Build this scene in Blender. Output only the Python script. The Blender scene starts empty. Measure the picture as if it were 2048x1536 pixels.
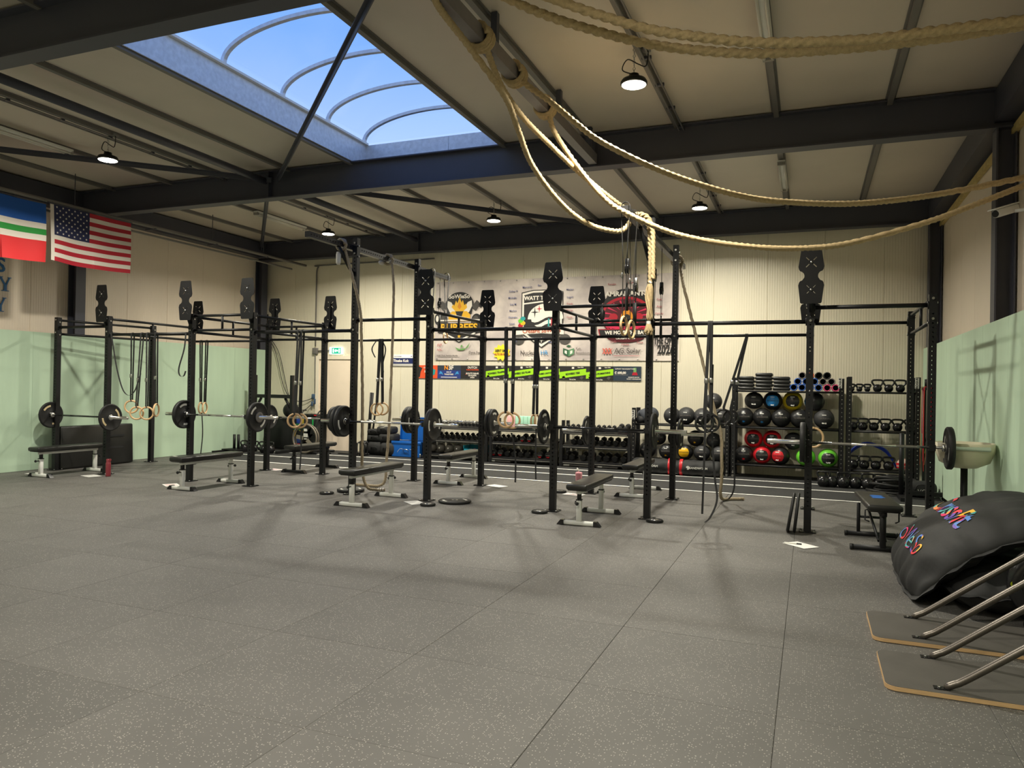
import bpy, bmesh, math, random
from mathutils import Vector, Matrix, Euler
random.seed(7)
PI = math.pi
S = bpy.context.scene
COL = S.collection

# ---------------------------------------------------------------- camera, sky, exposure
cam_d = bpy.data.cameras.new('camera'); cam = bpy.data.objects.new('camera', cam_d); COL.objects.link(cam)
cam_d.sensor_width = 36.0; cam_d.lens = 26.168; cam_d.clip_start = 0.05; cam_d.clip_end = 200
_F = Vector((-0.37108335, 0.92858717, 0.00479682)); _R = Vector((0.92848211, 0.37094931, 0.01782099)); _U = Vector((-0.01476896, -0.01106684, 0.99982969))
cam.matrix_world = Matrix(((_R.x, _U.x, -_F.x, 0), (_R.y, _U.y, -_F.y, 0), (_R.z, _U.z, -_F.z, 1.58), (0, 0, 0, 1)))
S.camera = cam
S.view_settings.view_transform = 'Standard'; S.view_settings.look = 'None'
S.view_settings.gamma = 1.0; S.view_settings.use_curve_mapping = False
S.view_settings.exposure = 0.0
S.cycles.use_denoising = True
S.cycles.max_bounces = 10; S.cycles.diffuse_bounces = 6; S.cycles.glossy_bounces = 4; S.cycles.transparent_max_bounces = 12
S.cycles.sample_clamp_indirect = 8.0
LAMP_W = 172.0
LAMP_SPREAD = math.radians(156)
LAMP_COL = (1.0, 0.95, 0.80)

w = bpy.data.worlds.new('dusk_sky'); S.world = w; w.use_nodes = True
nt = w.node_tree; nt.nodes.clear()
_o = nt.nodes.new('ShaderNodeOutputWorld'); _b = nt.nodes.new('ShaderNodeBackground')
_tc = nt.nodes.new('ShaderNodeTexCoord'); _sx = nt.nodes.new('ShaderNodeSeparateXYZ'); _cr = nt.nodes.new('ShaderNodeValToRGB')
nt.links.new(_tc.outputs['Generated'], _sx.inputs[0]); nt.links.new(_sx.outputs['Z'], _cr.inputs[0])
_cr.color_ramp.elements[0].position = 0.10; _cr.color_ramp.elements[0].color = (0.72, 0.80, 0.95, 1)
_cr.color_ramp.elements[1].position = 1.0; _cr.color_ramp.elements[1].color = (0.11, 0.27, 0.78, 1)
for _p, _c in ((0.29, (0.44, 0.62, 0.98, 1)), (0.42, (0.21, 0.43, 0.98, 1))):
    _e = _cr.color_ramp.elements.new(_p); _e.color = _c
_ns = nt.nodes.new('ShaderNodeTexNoise'); _ns.inputs['Scale'].default_value = 3.0; _ns.inputs['Detail'].default_value = 5
_mx = nt.nodes.new('ShaderNodeMixRGB'); _mx.blend_type = 'MIX'; _rr = nt.nodes.new('ShaderNodeMapRange')
_rr.inputs['From Min'].default_value = 0.5; _rr.inputs['From Max'].default_value = 0.8; _rr.inputs['To Max'].default_value = 0.22
nt.links.new(_tc.outputs['Generated'], _ns.inputs['Vector']); nt.links.new(_ns.outputs['Fac'], _rr.inputs['Value']); nt.links.new(_rr.outputs[0], _mx.inputs['Fac'])
nt.links.new(_cr.outputs[0], _mx.inputs['Color1']); _mx.inputs['Color2'].default_value = (0.55, 0.66, 0.88, 1)
nt.links.new(_mx.outputs[0], _b.inputs['Color']); nt.links.new(_b.outputs[0], _o.inputs['Surface'])
_b.inputs['Strength'].default_value = 1.2

# ---------------------------------------------------------------- materials
def lin(r, g, b):
    f = lambda v: (v / 12.92 if v <= 0.04045 else ((v + 0.055) / 1.055) ** 2.4)
    return (f(r / 255), f(g / 255), f(b / 255))
MATS = {}
def mat(name, col, rough=0.5, metal=0.0, vary=0.0, vscale=8.0, bump=0.0, bscale=60.0, emit=0.0, spec=0.5, rand=0.0, stretch=None, clear=0.0):
    if name in MATS: return MATS[name]
    m = bpy.data.materials.new(name); m.use_nodes = True; n = m.node_tree.nodes; L = m.node_tree.links; p = n['Principled BSDF']
    p.inputs['Base Color'].default_value = (*col, 1); p.inputs['Roughness'].default_value = rough; p.inputs['Metallic'].default_value = metal
    p.inputs['Specular IOR Level'].default_value = spec; p.inputs['Coat Weight'].default_value = clear
    if emit: p.inputs['Emission Color'].default_value = (*col, 1); p.inputs['Emission Strength'].default_value = emit
    tc = n.new('ShaderNodeTexCoord'); vec = tc.outputs['Object']
    if stretch:
        mp = n.new('ShaderNodeMapping'); mp.inputs['Scale'].default_value = stretch; L.new(vec, mp.inputs[0]); vec = mp.outputs[0]
    fac = None
    if vary or rand:
        mul = n.new('ShaderNodeMixRGB'); mul.blend_type = 'MULTIPLY'; mul.inputs['Fac'].default_value = 1; mul.inputs['Color1'].default_value = (*col, 1)
        nz = n.new('ShaderNodeTexNoise'); nz.inputs['Scale'].default_value = vscale; nz.inputs['Detail'].default_value = 6; L.new(vec, nz.inputs['Vector'])
        mr = n.new('ShaderNodeMapRange'); mr.inputs['From Min'].default_value = 0.25; mr.inputs['From Max'].default_value = 0.75
        mr.inputs['To Min'].default_value = 1 - vary; mr.inputs['To Max'].default_value = 1 + vary * 0.6; L.new(nz.outputs['Fac'], mr.inputs['Value'])
        out = mr.outputs[0]
        if rand:
            oi = n.new('ShaderNodeObjectInfo'); m2 = n.new('ShaderNodeMapRange'); m2.inputs['To Min'].default_value = 1 - rand; m2.inputs['To Max'].default_value = 1 + rand
            L.new(oi.outputs['Random'], m2.inputs['Value']); mm = n.new('ShaderNodeMath'); mm.operation = 'MULTIPLY'; L.new(out, mm.inputs[0]); L.new(m2.outputs[0], mm.inputs[1]); out = mm.outputs[0]
        L.new(out, mul.inputs['Color2']); L.new(mul.outputs[0], p.inputs['Base Color'])
    if bump:
        nb = n.new('ShaderNodeTexNoise'); nb.inputs['Scale'].default_value = bscale; nb.inputs['Detail'].default_value = 4; L.new(vec, nb.inputs['Vector'])
        bp = n.new('ShaderNodeBump'); bp.inputs['Strength'].default_value = bump; bp.inputs['Distance'].default_value = 0.01
        L.new(nb.outputs['Fac'], bp.inputs['Height']); L.new(bp.outputs[0], p.inputs['Normal'])
    MATS[name] = m
    return m

def panel_mat(name, col, axis, rough=0.38):
    # coated sandwich panel with fine vertical micro ribs (relief only)
    m = mat(name, col, rough, 0.0, vary=0.05, vscale=0.8, spec=0.5); n = m.node_tree.nodes; L = m.node_tree.links; p = n['Principled BSDF']
    tc = n.new('ShaderNodeTexCoord'); wv = n.new('ShaderNodeTexWave'); wv.bands_direction = axis; wv.inputs['Scale'].default_value = 7.0
    wv.wave_profile = 'TRI'; L.new(tc.outputs['Object'], wv.inputs['Vector'])
    bp = n.new('ShaderNodeBump'); bp.inputs['Strength'].default_value = 0.6; bp.inputs['Distance'].default_value = 0.004
    L.new(wv.outputs['Fac'], bp.inputs['Height']); L.new(bp.outputs[0], p.inputs['Normal'])
    return m

M_PANEL_X = panel_mat('cream_panel_back', lin(226, 218, 196), 'X')
M_PANEL_Y = panel_mat('cream_panel_side', lin(230, 216, 198), 'Y')
M_CEIL = mat('beige_roof_panel', lin(202, 192, 178), 0.5, vary=0.06, vscale=1.2)
M_MINT = mat('mint_plywood', lin(190, 214, 188), 0.6, vary=0.10, vscale=3.0, bump=0.15, bscale=25, stretch=(1, 1, 0.18))
M_BEAM = mat('dark_steel_paint', lin(66, 67, 78), 0.5, vary=0.08, vscale=2)
M_PURLIN = mat('grey_steel_paint', lin(112, 108, 104), 0.5, vary=0.1, vscale=2)
M_GALV = mat('galvanised_steel', lin(214, 217, 222), 0.42, 0.3, vary=0.18, vscale=18)
M_BLACK = mat('black_powdercoat', (0.0075, 0.0075, 0.0085), 0.46, vary=0.1, vscale=6, bump=0.05, bscale=200, spec=0.35)
M_BLACKS = mat('black_gloss', (0.012, 0.012, 0.013), 0.22, vary=0.08, vscale=10)
M_RUB = mat('black_rubber', (0.012, 0.012, 0.0125), 0.55, vary=0.15, vscale=9, bump=0.06, bscale=120, spec=0.4)
M_VINYL = mat('black_vinyl', (0.015, 0.015, 0.014), 0.36, vary=0.1, vscale=14, bump=0.08, bscale=90)
M_CLOTH = mat('black_canvas', (0.016, 0.016, 0.0165), 0.72, vary=0.12, vscale=9, bump=0.25, bscale=14)
M_STRAP = mat('black_webbing', (0.012, 0.012, 0.013), 0.7, bump=0.2, bscale=300)
M_CAMO = mat('patterned_webbing', (0.035, 0.035, 0.037), 0.7, vary=0.9, vscale=60)
M_CHROME = mat('chrome', (0.78, 0.77, 0.74), 0.22, 1.0)
M_STEEL = mat('brushed_steel', (0.50, 0.49, 0.47), 0.32, 1.0, vary=0.08, vscale=40)
M_WHITEP = mat('white_paint', lin(226, 226, 222), 0.4, vary=0.05, vscale=8)
M_WHITE = mat('white_print', lin(232, 230, 222), 0.6)
M_GREYP = mat('grey_print', lin(150, 146, 138), 0.6)
M_WOOD = mat('birch_ring_wood', lin(214, 178, 132), 0.45, vary=0.14, vscale=20, stretch=(1, 1, 5))
M_PLY = mat('plywood_edge', lin(198, 162, 118), 0.55, vary=0.22, vscale=10, stretch=(1, 1, 40))
M_PLYB = mat('black_film_plywood', (0.088, 0.080, 0.071), 0.55, vary=0.18, vscale=5, bump=0.1, bscale=150)
M_ROPE = mat('manila_rope', lin(194, 170, 128), 0.85, vary=0.22, vscale=45, bump=0.5, bscale=220)
M_ROPEG = mat('aged_rope', lin(168, 152, 126), 0.85, vary=0.22, vscale=45, bump=0.5, bscale=220)
M_TAPE = mat('white_tape', lin(214, 210, 205), 0.6)
M_RED = mat('red_vinyl', lin(206, 34, 44), 0.38, vary=0.08)
M_BLUE = mat('blue_vinyl', lin(36, 128, 200), 0.38, vary=0.08)
M_YEL = mat('yellow_vinyl', lin(240, 186, 24), 0.38, vary=0.08)
M_OLIVE = mat('mustard_vinyl', lin(196, 170, 30), 0.38, vary=0.08)
M_GREEN = mat('lime_vinyl', lin(110, 205, 60), 0.38, vary=0.08)
M_PINK = mat('pink_foam', lin(222, 66, 120), 0.6)
M_BLUEF = mat('blue_foam', lin(40, 92, 180), 0.6)
M_GREYF = mat('grey_foam', lin(120, 112, 108), 0.6)
M_ORF = mat('orange_foam', lin(232, 112, 66), 0.6)
M_BOX = mat('blue_enamel', lin(18, 92, 178), 0.32, vary=0.08)
M_LENS = mat('lamp_lens', (1.0, 0.90, 0.74), 0.4, emit=30.0)
M_CONC = mat('dark_slab', (0.05, 0.05, 0.05), 0.8)

def floor_mat():
    m = mat('speckled_rubber_tile', (0.112, 0.106, 0.099), 0.60, vary=0.14, vscale=1.7, rand=0.07, bump=0.12, bscale=350, spec=0.45)
    n = m.node_tree.nodes; L = m.node_tree.links; p = n['Principled BSDF']
    src = p.inputs['Base Color'].links[0].from_socket
    tc = n.new('ShaderNodeTexCoord'); oi = n.new('ShaderNodeObjectInfo'); ad = n.new('ShaderNodeVectorMath'); ad.operation = 'ADD'
    L.new(tc.outputs['Object'], ad.inputs[0]); L.new(oi.outputs['Location'], ad.inputs[1])
    vo = n.new('ShaderNodeTexVoronoi'); vo.inputs['Scale'].default_value = 95; L.new(ad.outputs[0], vo.inputs['Vector'])
    lt = n.new('ShaderNodeMath'); lt.operation = 'LESS_THAN'; lt.inputs[1].default_value = 0.30; L.new(vo.outputs['Distance'], lt.inputs[0])
    sp = n.new('ShaderNodeSeparateColor'); L.new(vo.outputs['Color'], sp.inputs[0])
    gt = n.new('ShaderNodeMath'); gt.operation = 'GREATER_THAN'; gt.inputs[1].default_value = 0.66; L.new(sp.outputs[0], gt.inputs[0])
    ml = n.new('ShaderNodeMath'); ml.operation = 'MULTIPLY'; L.new(lt.outputs[0], ml.inputs[0]); L.new(gt.outputs[0], ml.inputs[1])
    mx = n.new('ShaderNodeMixRGB'); L.new(ml.outputs[0], mx.inputs['Fac']); L.new(src, mx.inputs['Color1']); mx.inputs['Color2'].default_value = (0.34, 0.32, 0.29, 1)
    L.new(mx.outputs[0], p.inputs['Base Color'])
    return m
M_TILE = floor_mat()
M_TURF = mat('charcoal_turf', (0.034, 0.034, 0.034), 0.85, vary=0.4, vscale=120, bump=0.7, bscale=300)

def glass_mat():
    m = bpy.data.materials.new('clear_polycarbonate'); m.use_nodes = True; n = m.node_tree.nodes; L = m.node_tree.links; n.clear()
    o = n.new('ShaderNodeOutputMaterial'); t = n.new('ShaderNodeBsdfTransparent'); g = n.new('ShaderNodeBsdfGlossy'); x = n.new('ShaderNodeMixShader')
    t.inputs[0].default_value = (0.93, 0.95, 0.97, 1); g.inputs['Roughness'].default_value = 0.15; x.inputs[0].default_value = 0.06
    L.new(t.outputs[0], x.inputs[1]); L.new(g.outputs[0], x.inputs[2]); L.new(x.outputs[0], o.inputs[0])
    return m
M_GLASS = glass_mat()

# ---------------------------------------------------------------- mesh helpers
class MB:
    def __init__(s): s.v = []; s.f = []; s.mi = []; s.sm = []; s.m = 0
    def add(s, vs, fs, smooth=False):
        o = len(s.v); s.v += [tuple(v) for v in vs]
        for f in fs: s.f.append(tuple(i + o for i in f)); s.mi.append(s.m); s.sm.append(smooth)
        return s
    def box(s, c, d, rot=None):
        x, y, z = d[0] / 2, d[1] / 2, d[2] / 2
        vs = [Vector((a * x, b * y, e * z)) for a in (-1, 1) for b in (-1, 1) for e in (-1, 1)]
        if rot is not None: vs = [rot @ v for v in vs]
        c = Vector(c)
        return s.add([v + c for v in vs], [(0, 1, 3, 2), (4, 6, 7, 5), (0, 4, 5, 1), (2, 3, 7, 6), (0, 2, 6, 4), (1, 5, 7, 3)])
    def bb(s, a, b): return s.box([(a[i] + b[i]) / 2 for i in range(3)], [abs(b[i] - a[i]) for i in range(3)])
    def rbox(s, c, d, r, seg=2, rot=None):
        bm = bmesh.new(); bmesh.ops.create_cube(bm, size=1.0)
        for v in bm.verts: v.co = Vector((v.co.x * d[0], v.co.y * d[1], v.co.z * d[2]))
        bmesh.ops.bevel(bm, geom=list(bm.edges), offset=r, segments=seg, profile=0.5, affect='EDGES')
        bm.verts.index_update(); c = Vector(c)
        vs = [((rot @ v.co) if rot is not None else v.co) + c for v in bm.verts]
        fs = [[v.index for v in f.verts] for f in bm.faces]; bm.free()
        return s.add(vs, fs, True)
    def cyl(s, p, q, r, r2=None, n=12, cap=True, smooth=True):
        p, q = Vector(p), Vector(q); r2 = r if r2 is None else r2
        d = (q - p).normalized(); a = d.orthogonal().normalized(); b = d.cross(a)
        ring = lambda c, rr: [c + (a * math.cos(2 * PI * i / n) + b * math.sin(2 * PI * i / n)) * rr for i in range(n)]
        s.add(ring(p, r) + ring(q, r2), [(i, (i + 1) % n, n + (i + 1) % n, n + i) for i in range(n)], smooth)
        if cap: s.add(ring(p, r), [tuple(reversed(range(n)))]); s.add(ring(q, r2), [tuple(range(n))])
        return s
    def tube(s, path, r, n=8, closed=False, lobes=0, pitch=0.1, depth=0.40, cap=True):
        P = [Vector(p) for p in path]; N = len(P)
        T = []
        for i in range(N):
            a = P[(i - 1) % N] if (closed or i > 0) else P[i]; b = P[(i + 1) % N] if (closed or i < N - 1) else P[i]
            T.append((b - a).normalized())
        u = T[0].orthogonal().normalized(); vs = []; dist = 0
        for i in range(N):
            if i: dist += (P[i] - P[i - 1]).length
            u = (u - T[i] * u.dot(T[i]))
            u = u.normalized() if u.length > 1e-6 else T[i].orthogonal().normalized()
            w_ = T[i].cross(u); rr = r[i] if isinstance(r, (list, tuple)) else r
            for k in range(n):
                a = 2 * PI * k / n; q = rr
                if lobes: q = rr * (1 - depth + depth * abs(math.cos(lobes * 0.5 * (a + 2 * PI * dist / pitch))) * 1.6)
                vs.append(P[i] + (u * math.cos(a) + w_ * math.sin(a)) * q)
        fs = []
        for i in range(N if closed else N - 1):
            j = (i + 1) % N
            for k in range(n): fs.append((i * n + k, i * n + (k + 1) % n, j * n + (k + 1) % n, j * n + k))
        s.add(vs, fs, True)
        if cap and not closed:
            s.add(vs[:n], [tuple(reversed(range(n)))]); s.add(vs[-n:], [tuple(range(n))])
        return s
    def ribbon(s, path, wd, th, side):
        P = [Vector(p) for p in path]; sd = Vector(side).normalized(); vs = []; N = len(P)
        for i in range(N):
            t = (P[min(i + 1, N - 1)] - P[max(i - 1, 0)]).normalized(); nn = t.cross(sd)
            nn = nn.normalized() if nn.length > 1e-5 else Vector((0, 1, 0)); ss = sd
            vs += [P[i] + ss * wd / 2 + nn * th / 2, P[i] - ss * wd / 2 + nn * th / 2, P[i] - ss * wd / 2 - nn * th / 2, P[i] + ss * wd / 2 - nn * th / 2]
        fs = [(i * 4 + k, i * 4 + (k + 1) % 4, i * 4 + 4 + (k + 1) % 4, i * 4 + 4 + k) for i in range(N - 1) for k in range(4)]
        fs += [(3, 2, 1, 0), tuple(len(vs) - 4 + k for k in range(4))]
        return s.add(vs, fs)
    def lathe(s, prof, c=(0, 0, 0), axis='Z', n=24, smooth=True):
        c = Vector(c); vs = []
        for (r, h) in prof:
            for k in range(n):
                a = 2 * PI * k / n; x, y = r * math.cos(a), r * math.sin(a)
                vs.append(c + Vector({'Z': (x, y, h), 'X': (h, x, y), 'Y': (y, h, x)}[axis]))
        fs = [(i * n + k, i * n + (k + 1) % n, (i + 1) * n + (k + 1) % n, (i + 1) * n + k) for i in range(len(prof) - 1) for k in range(n)]
        return s.add(vs, fs, smooth)
    def sphere(s, c, r, nu=20, nv=12, sc=(1, 1, 1)):
        prof = [(r * math.sin(PI * i / nv), -r * math.cos(PI * i / nv)) for i in range(nv + 1)]
        o = len(s.v); s.lathe(prof, (0, 0, 0), 'Z', nu)
        for i in range(o, len(s.v)):
            v = s.v[i]; s.v[i] = (v[0] * sc[0] + c[0], v[1] * sc[1] + c[1], v[2] * sc[2] + c[2])
        return s
    def torus(s, c, R, r, axis='Y', nu=28, nv=8, tilt=None):
        c = Vector(c); P = []
        for i in range(nu):
            a = 2 * PI * i / nu; x, y = R * math.cos(a), R * math.sin(a)
            v = Vector({'Z': (x, y, 0), 'X': (0, x, y), 'Y': (x, 0, y)}[axis])
            if tilt is not None: v = tilt @ v
            P.append(c + v)
        return s.tube(P, r, nv, closed=True)
    def prism(s, pts, plane, off, th):
        # polygon (may be concave) in plane 'XZ' (facing -Y), 'YZ' (facing +X) or 'XY', extruded by th
        n = len(pts)
        def P(p, d): return {'XZ': (p[0], off + d, p[1]), 'YZ': (off + d, p[0], p[1]), 'XY': (p[0], p[1], off + d)}[plane]
        vs = [P(p, 0) for p in pts] + [P(p, th) for p in pts]
        return s.add(vs, [tuple(range(n)), tuple(reversed(range(n, 2 * n)))] + [(i, i + n, (i + 1) % n + n, (i + 1) % n) for i in range(n)])
    def build(s, name, mats, parent=None, loc=None, rot=None, fix=True):
        me = bpy.data.meshes.new(name); me.from_pydata(s.v, [], s.f)
        if not isinstance(mats, (list, tuple)): mats = [mats]
        for m in mats: me.materials.append(m)
        me.polygons.foreach_set('material_index', s.mi); me.polygons.foreach_set('use_smooth', s.sm)
        if fix:
            bm = bmesh.new(); bm.from_mesh(me); bmesh.ops.remove_doubles(bm, verts=bm.verts, dist=1e-5); bmesh.ops.recalc_face_normals(bm, faces=bm.faces); bm.to_mesh(me); bm.free()
        me.update()
        return link(name, me, parent, loc, rot)
def link(name, data, parent=None, loc=None, rot=None):
    o = bpy.data.objects.new(name, data); COL.objects.link(o)
    if parent is not None: o.parent = parent
    if loc is not None: o.location = loc
    if rot is not None: o.rotation_euler = rot
    return o
def tag(o, label=None, cat=None, group=None, kind=None):
    if label: o['label'] = label
    if cat: o['category'] = cat
    if group: o['group'] = group
    if kind: o['kind'] = kind
    return o
def thing(name, label, cat, loc=(0, 0, 0), rotz=0, group=None):
    o = link(name, None, None, loc, (0, 0, rotz)); return tag(o, label, cat, group)
KIDS = {}
def dup(root, loc, rot=None, label=None, group=None):
    def cp(o, par):
        c = o.copy(); COL.objects.link(c)
        if par is not None: c.parent = par
        for ch in [x for x in ALLC(o)]: cp(ch, c)
        return c
    c = cp(root, None); c.location = loc
    if rot is not None: c.rotation_euler = rot
    return tag(c, label, None, group)
def ALLC(o): return list(o.children)
def struct(name, mb, mats, parent=None, label=None):
    o = mb.build(name, mats, parent)
    if parent is None: tag(o, label, None, None, 'structure')
    return o
def sroot(name, label=None):
    return tag(link(name, None), label, None, None, 'structure')
def text(s, size, m, parent, loc, rot=(PI / 2, 0, 0), align='CENTER', bold=0.0, xs=1.0, shear=0.0, ext=0.001, name='lettering'):
    cu = bpy.data.curves.new(name, 'FONT'); cu.body = s; cu.size = size; cu.align_x = align; cu.align_y = 'CENTER'; cu.extrude = ext
    cu.offset = bold * size; cu.shear = shear; cu.resolution_u = 3; cu.materials.append(m)
    t = bpy.data.objects.new(name, cu); me = bpy.data.meshes.new_from_object(t); bpy.data.objects.remove(t)
    me.name = name; me.materials.clear(); me.materials.append(m)
    o = link(name, me, parent, loc, rot); o.scale = (xs, 1, 1)
    return tag(o, None, None, None, 'stuff') if len(s) > 1 else o
def spline(pts, n=8, closed=False):
    # Catmull-Rom through the given points
    P = [Vector(p) for p in pts]; out = []; N = len(P)
    for i in range(N if closed else N - 1):
        g = (lambda k: P[k % N]) if closed else (lambda k: P[min(max(k, 0), N - 1)])
        a, b, c, d = g(i - 1), g(i), g(i + 1), g(i + 2)
        for k in range(n):
            t = k / n
            out.append(0.5 * ((2 * b) + (c - a) * t + (2 * a - 5 * b + 4 * c - d) * t * t + (3 * b - a - 3 * c + d) * t ** 3))
    if not closed: out.append(P[-1])
    return out
def shape2d(name, loops, m, parent, loc, rot, th=0.004, bevel=0.0):
    # filled outline with holes, from a 2-D curve turned into a mesh
    cu = bpy.data.curves.new(name, 'CURVE'); cu.dimensions = '2D'; cu.fill_mode = 'BOTH'; cu.extrude = th / 2; cu.bevel_depth = bevel
    for lp in loops:
        sp = cu.splines.new('POLY'); sp.points.add(len(lp) - 1); sp.use_cyclic_u = True
        for p, q in zip(sp.points, lp): p.co = (q[0], q[1], 0, 1)
    t = bpy.data.objects.new('tmp', cu); me = bpy.data.meshes.new_from_object(t); me.name = name
    bpy.data.objects.remove(t); me.materials.clear(); me.materials.append(m)
    return link(name, me, parent, loc, rot)
# ================================================================ the room
XL, XR, YB, YN, ZC = -12.75, 2.12, 15.0, -6.0, 5.05
YTURF = 11.92
# floor: slab + one rubber tile object per tile
fl = tag(MB().bb((XL - .2, YN, -0.12), (XR + .2, YB + .2, -0.022)).build('floor', M_CONC), 'dark rubber tile gym floor with pale flecks', None, None, 'structure')
def tile_mesh(nm, wx, wy):
    b = MB(); t = 0.020; e = 0.0022; x, y = wx / 2, wy / 2
    vs = [(-x, -y, -t), (x, -y, -t), (x, y, -t), (-x, y, -t), (-x, -y, -e), (x, -y, -e), (x, y, -e), (-x, y, -e), (-x + e, -y + e, 0), (x - e, -y + e, 0), (x - e, y - e, 0), (-x + e, y - e, 0)]
    fs = [(8, 9, 10, 11)] + [(i, (i + 1) % 4, 4 + (i + 1) % 4, 4 + i) for i in range(4)] + [(4 + i, 4 + (i + 1) % 4, 8 + (i + 1) % 4, 8 + i) for i in range(4)]
    b.add(vs, fs); me = b.build(nm, M_TILE); d = me.data; bpy.data.objects.remove(me); return d
PX, PY = 1.003, 1.035
TM = tile_mesh('floor_tile', PX - .0016, PY - .0016)
rows = [(2.836 + PY * (k + .5), PY) for k in range(-4, 8)]
for ix in range(-13, 4):
    cx = -0.127 + PX * (ix + .5)
    for cy, _ in rows:
        o = link('floor_tile', TM, fl, (cx, cy, random.uniform(-.0012, 0)))
ye = rows[-1][0] + PY / 2
TM2 = tile_mesh('floor_tile', PX - .004, YTURF - ye - .004)
for ix in range(-13, 4): link('floor_tile', TM2, fl, (-0.127 + PX * (ix + .5), (YTURF + ye) / 2, 0))
ys = rows[0][0] - PY / 2
b = MB().bb((XL, YN, -.022), (XR, ys - .004, 0)); b.build('rubber_sheet', M_TILE, fl)
# turf lane with painted lines
tf = MB().bb((XL, YTURF, -.022), (XR, YB, 0.004)).build('turf_lane', M_TURF, fl)
for y0 in (YTURF + .01, 13.03, 13.88):
    MB().bb((XL + .3, y0, .004), (XR - .3, y0 + .062, .0065)).build('lane_line', mat('white_line', lin(246, 244, 238), .6), fl)

# walls: sandwich panels, each one an object
def panel_wall(nm, lab, axis, c, lo, hi, first, m, out):
    r = sroot(nm, lab)
    if axis == 'X': MB().bb((lo - .3, c + out * .06, -.1), (hi + .3, c + out * .16, ZC + .3)).build('light_seal_backing', M_CONC, r)  # unseen box added behind the panel gaps, keeps outside light from leaking through
    else: MB().bb((c + out * .06, lo - .3, -.1), (c + out * .16, hi + .3, ZC + .3)).build('light_seal_backing', M_CONC, r)
    g = .0035; b = MB()
    if axis == 'X': b.add([(-.5 + g, 0, 0), (.5 - g, 0, 0), (.5 - g, 0, ZC), (-.5 + g, 0, ZC), (-.5, .012, 0), (.5, .012, 0), (.5, .012, ZC), (-.5, .012, ZC)], [(0, 1, 2, 3), (1, 5, 6, 2), (4, 0, 3, 7), (5, 4, 7, 6)])
    else: b.add([(0, -.5 + g, 0), (0, .5 - g, 0), (0, .5 - g, ZC), (0, -.5 + g, ZC), (out * .012, -.5, 0), (out * .012, .5, 0), (out * .012, .5, ZC), (out * .012, -.5, ZC)], [(0, 1, 2, 3), (1, 5, 6, 2), (4, 0, 3, 7), (5, 4, 7, 6)])
    p0 = b.build('wall_panel', m); me = p0.data; bpy.data.objects.remove(p0)
    k = first
    while k < hi:
        if axis == 'X': link('wall_panel', me, r, (k + .5, c, 0))
        else: link('wall_panel', me, r, (c, k + .5, 0))
        k += 1.0
    return r
panel_wall('wall_back', 'cream ribbed sandwich panel wall behind the banner', 'X', YB, XL, XR, -12.77, M_PANEL_X, 1)
panel_wall('wall_left', 'beige sandwich panel wall with flags and blue letters', 'Y', XL, YN, YB, -6.0, M_PANEL_Y, -1)
panel_wall('wall_right', 'beige sandwich panel wall beside the security camera', 'Y', XR, YN, YB, -6.0, M_PANEL_Y, 1)
tag(MB().bb((XL, YN - .1, 0), (XR, YN, ZC)).build('wall_front', M_PANEL_X), 'plain panel wall closing the hall', None, None, 'structure')
# mint plywood cladding
def cladding(nm, lab, x, s):
    r = sroot(nm, lab); y = YB - .01
    sh = MB().bb((0, -.6085, 0.004), (s * .018, .6085, 2.40)).build('plywood_sheet', M_MINT); me = sh.data; bpy.data.objects.remove(sh)
    while y > YN + 1.3:
        link('plywood_sheet', me, r, (x, y - .61, 0)); y -= 1.22
    MB().bb((x + s * .02, YN, 2.33), (x + s * .06, YB, 2.39)).build('batten', M_PLY, r)
    return r
cladding('trim_1', 'mint green plywood cladding along the flag wall', -12.5, -1)
cladding('trim_2', 'mint green plywood cladding beside the chalk bowl', 1.87, 1)

# columns and roof beams (I sections)
def ibeam(b, p, q, wd, h, up):
    # p,q: end points at centre; wd flange width; h height along up
    p, q, up = Vector(p), Vector(q), Vector(up); d = (q - p); L = d.length; d.normalize(); sd = d.cross(up)
    R = Matrix((d, sd, up)).transposed()
    c = (p + q) / 2
    b.box(c + up * (h / 2 - .009), (L, wd, .018), R); b.box(c - up * (h / 2 - .009), (L, wd, .018), R); b.box(c, (L, .012, h - .036), R)
    return b
for i, y in enumerate((-0.3, 4.75, 9.8, 14.78)):
    b = ibeam(MB(), (XL + .02, y, 4.805), (XR - .02, y, 4.805), .2, .45, (0, 0, 1))
    for x in (-8.2, -2.75): b.bb((x - .006, y - .095, 4.6), (x + .006, y + .095, 5.01))
    struct('roof_beam', b, M_BEAM, None, ['dark steel roof beam behind the camera', 'dark steel roof beam at the upper corner nearest the camera', 'dark steel roof beam crossing the middle of the hall', 'dark steel roof beam along the banner wall'][i])
    for s, x in ((0, -12.63), (1, 2.0)):
        b = ibeam(MB(), (x, y, 0), (x, y, 4.58), .2, .2, (1, 0, 0))
        struct('column', b, M_BEAM, None, 'dark steel column %s carrying roof beam %d' % (('on the flag wall', 'on the camera wall')[s], i + 1))
for s, x in ((0, -12.62), (1, 2.0)):
    struct('edge_beam', MB().bb((x - .11, YN, 4.66), (x + .11, YB, 5.02)), M_BEAM, None, 'dark steel edge beam along the top of the %s wall' % ('flag', 'camera')[s])
struct('trim_3', MB().bb((2.06, YN, 4.52), (2.115, YB, 4.60)), mat('yellow_sealant', lin(190, 170, 110), .8, vary=.2, vscale=12), None, 'yellowish foam sealant strip under the edge beam')

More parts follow.
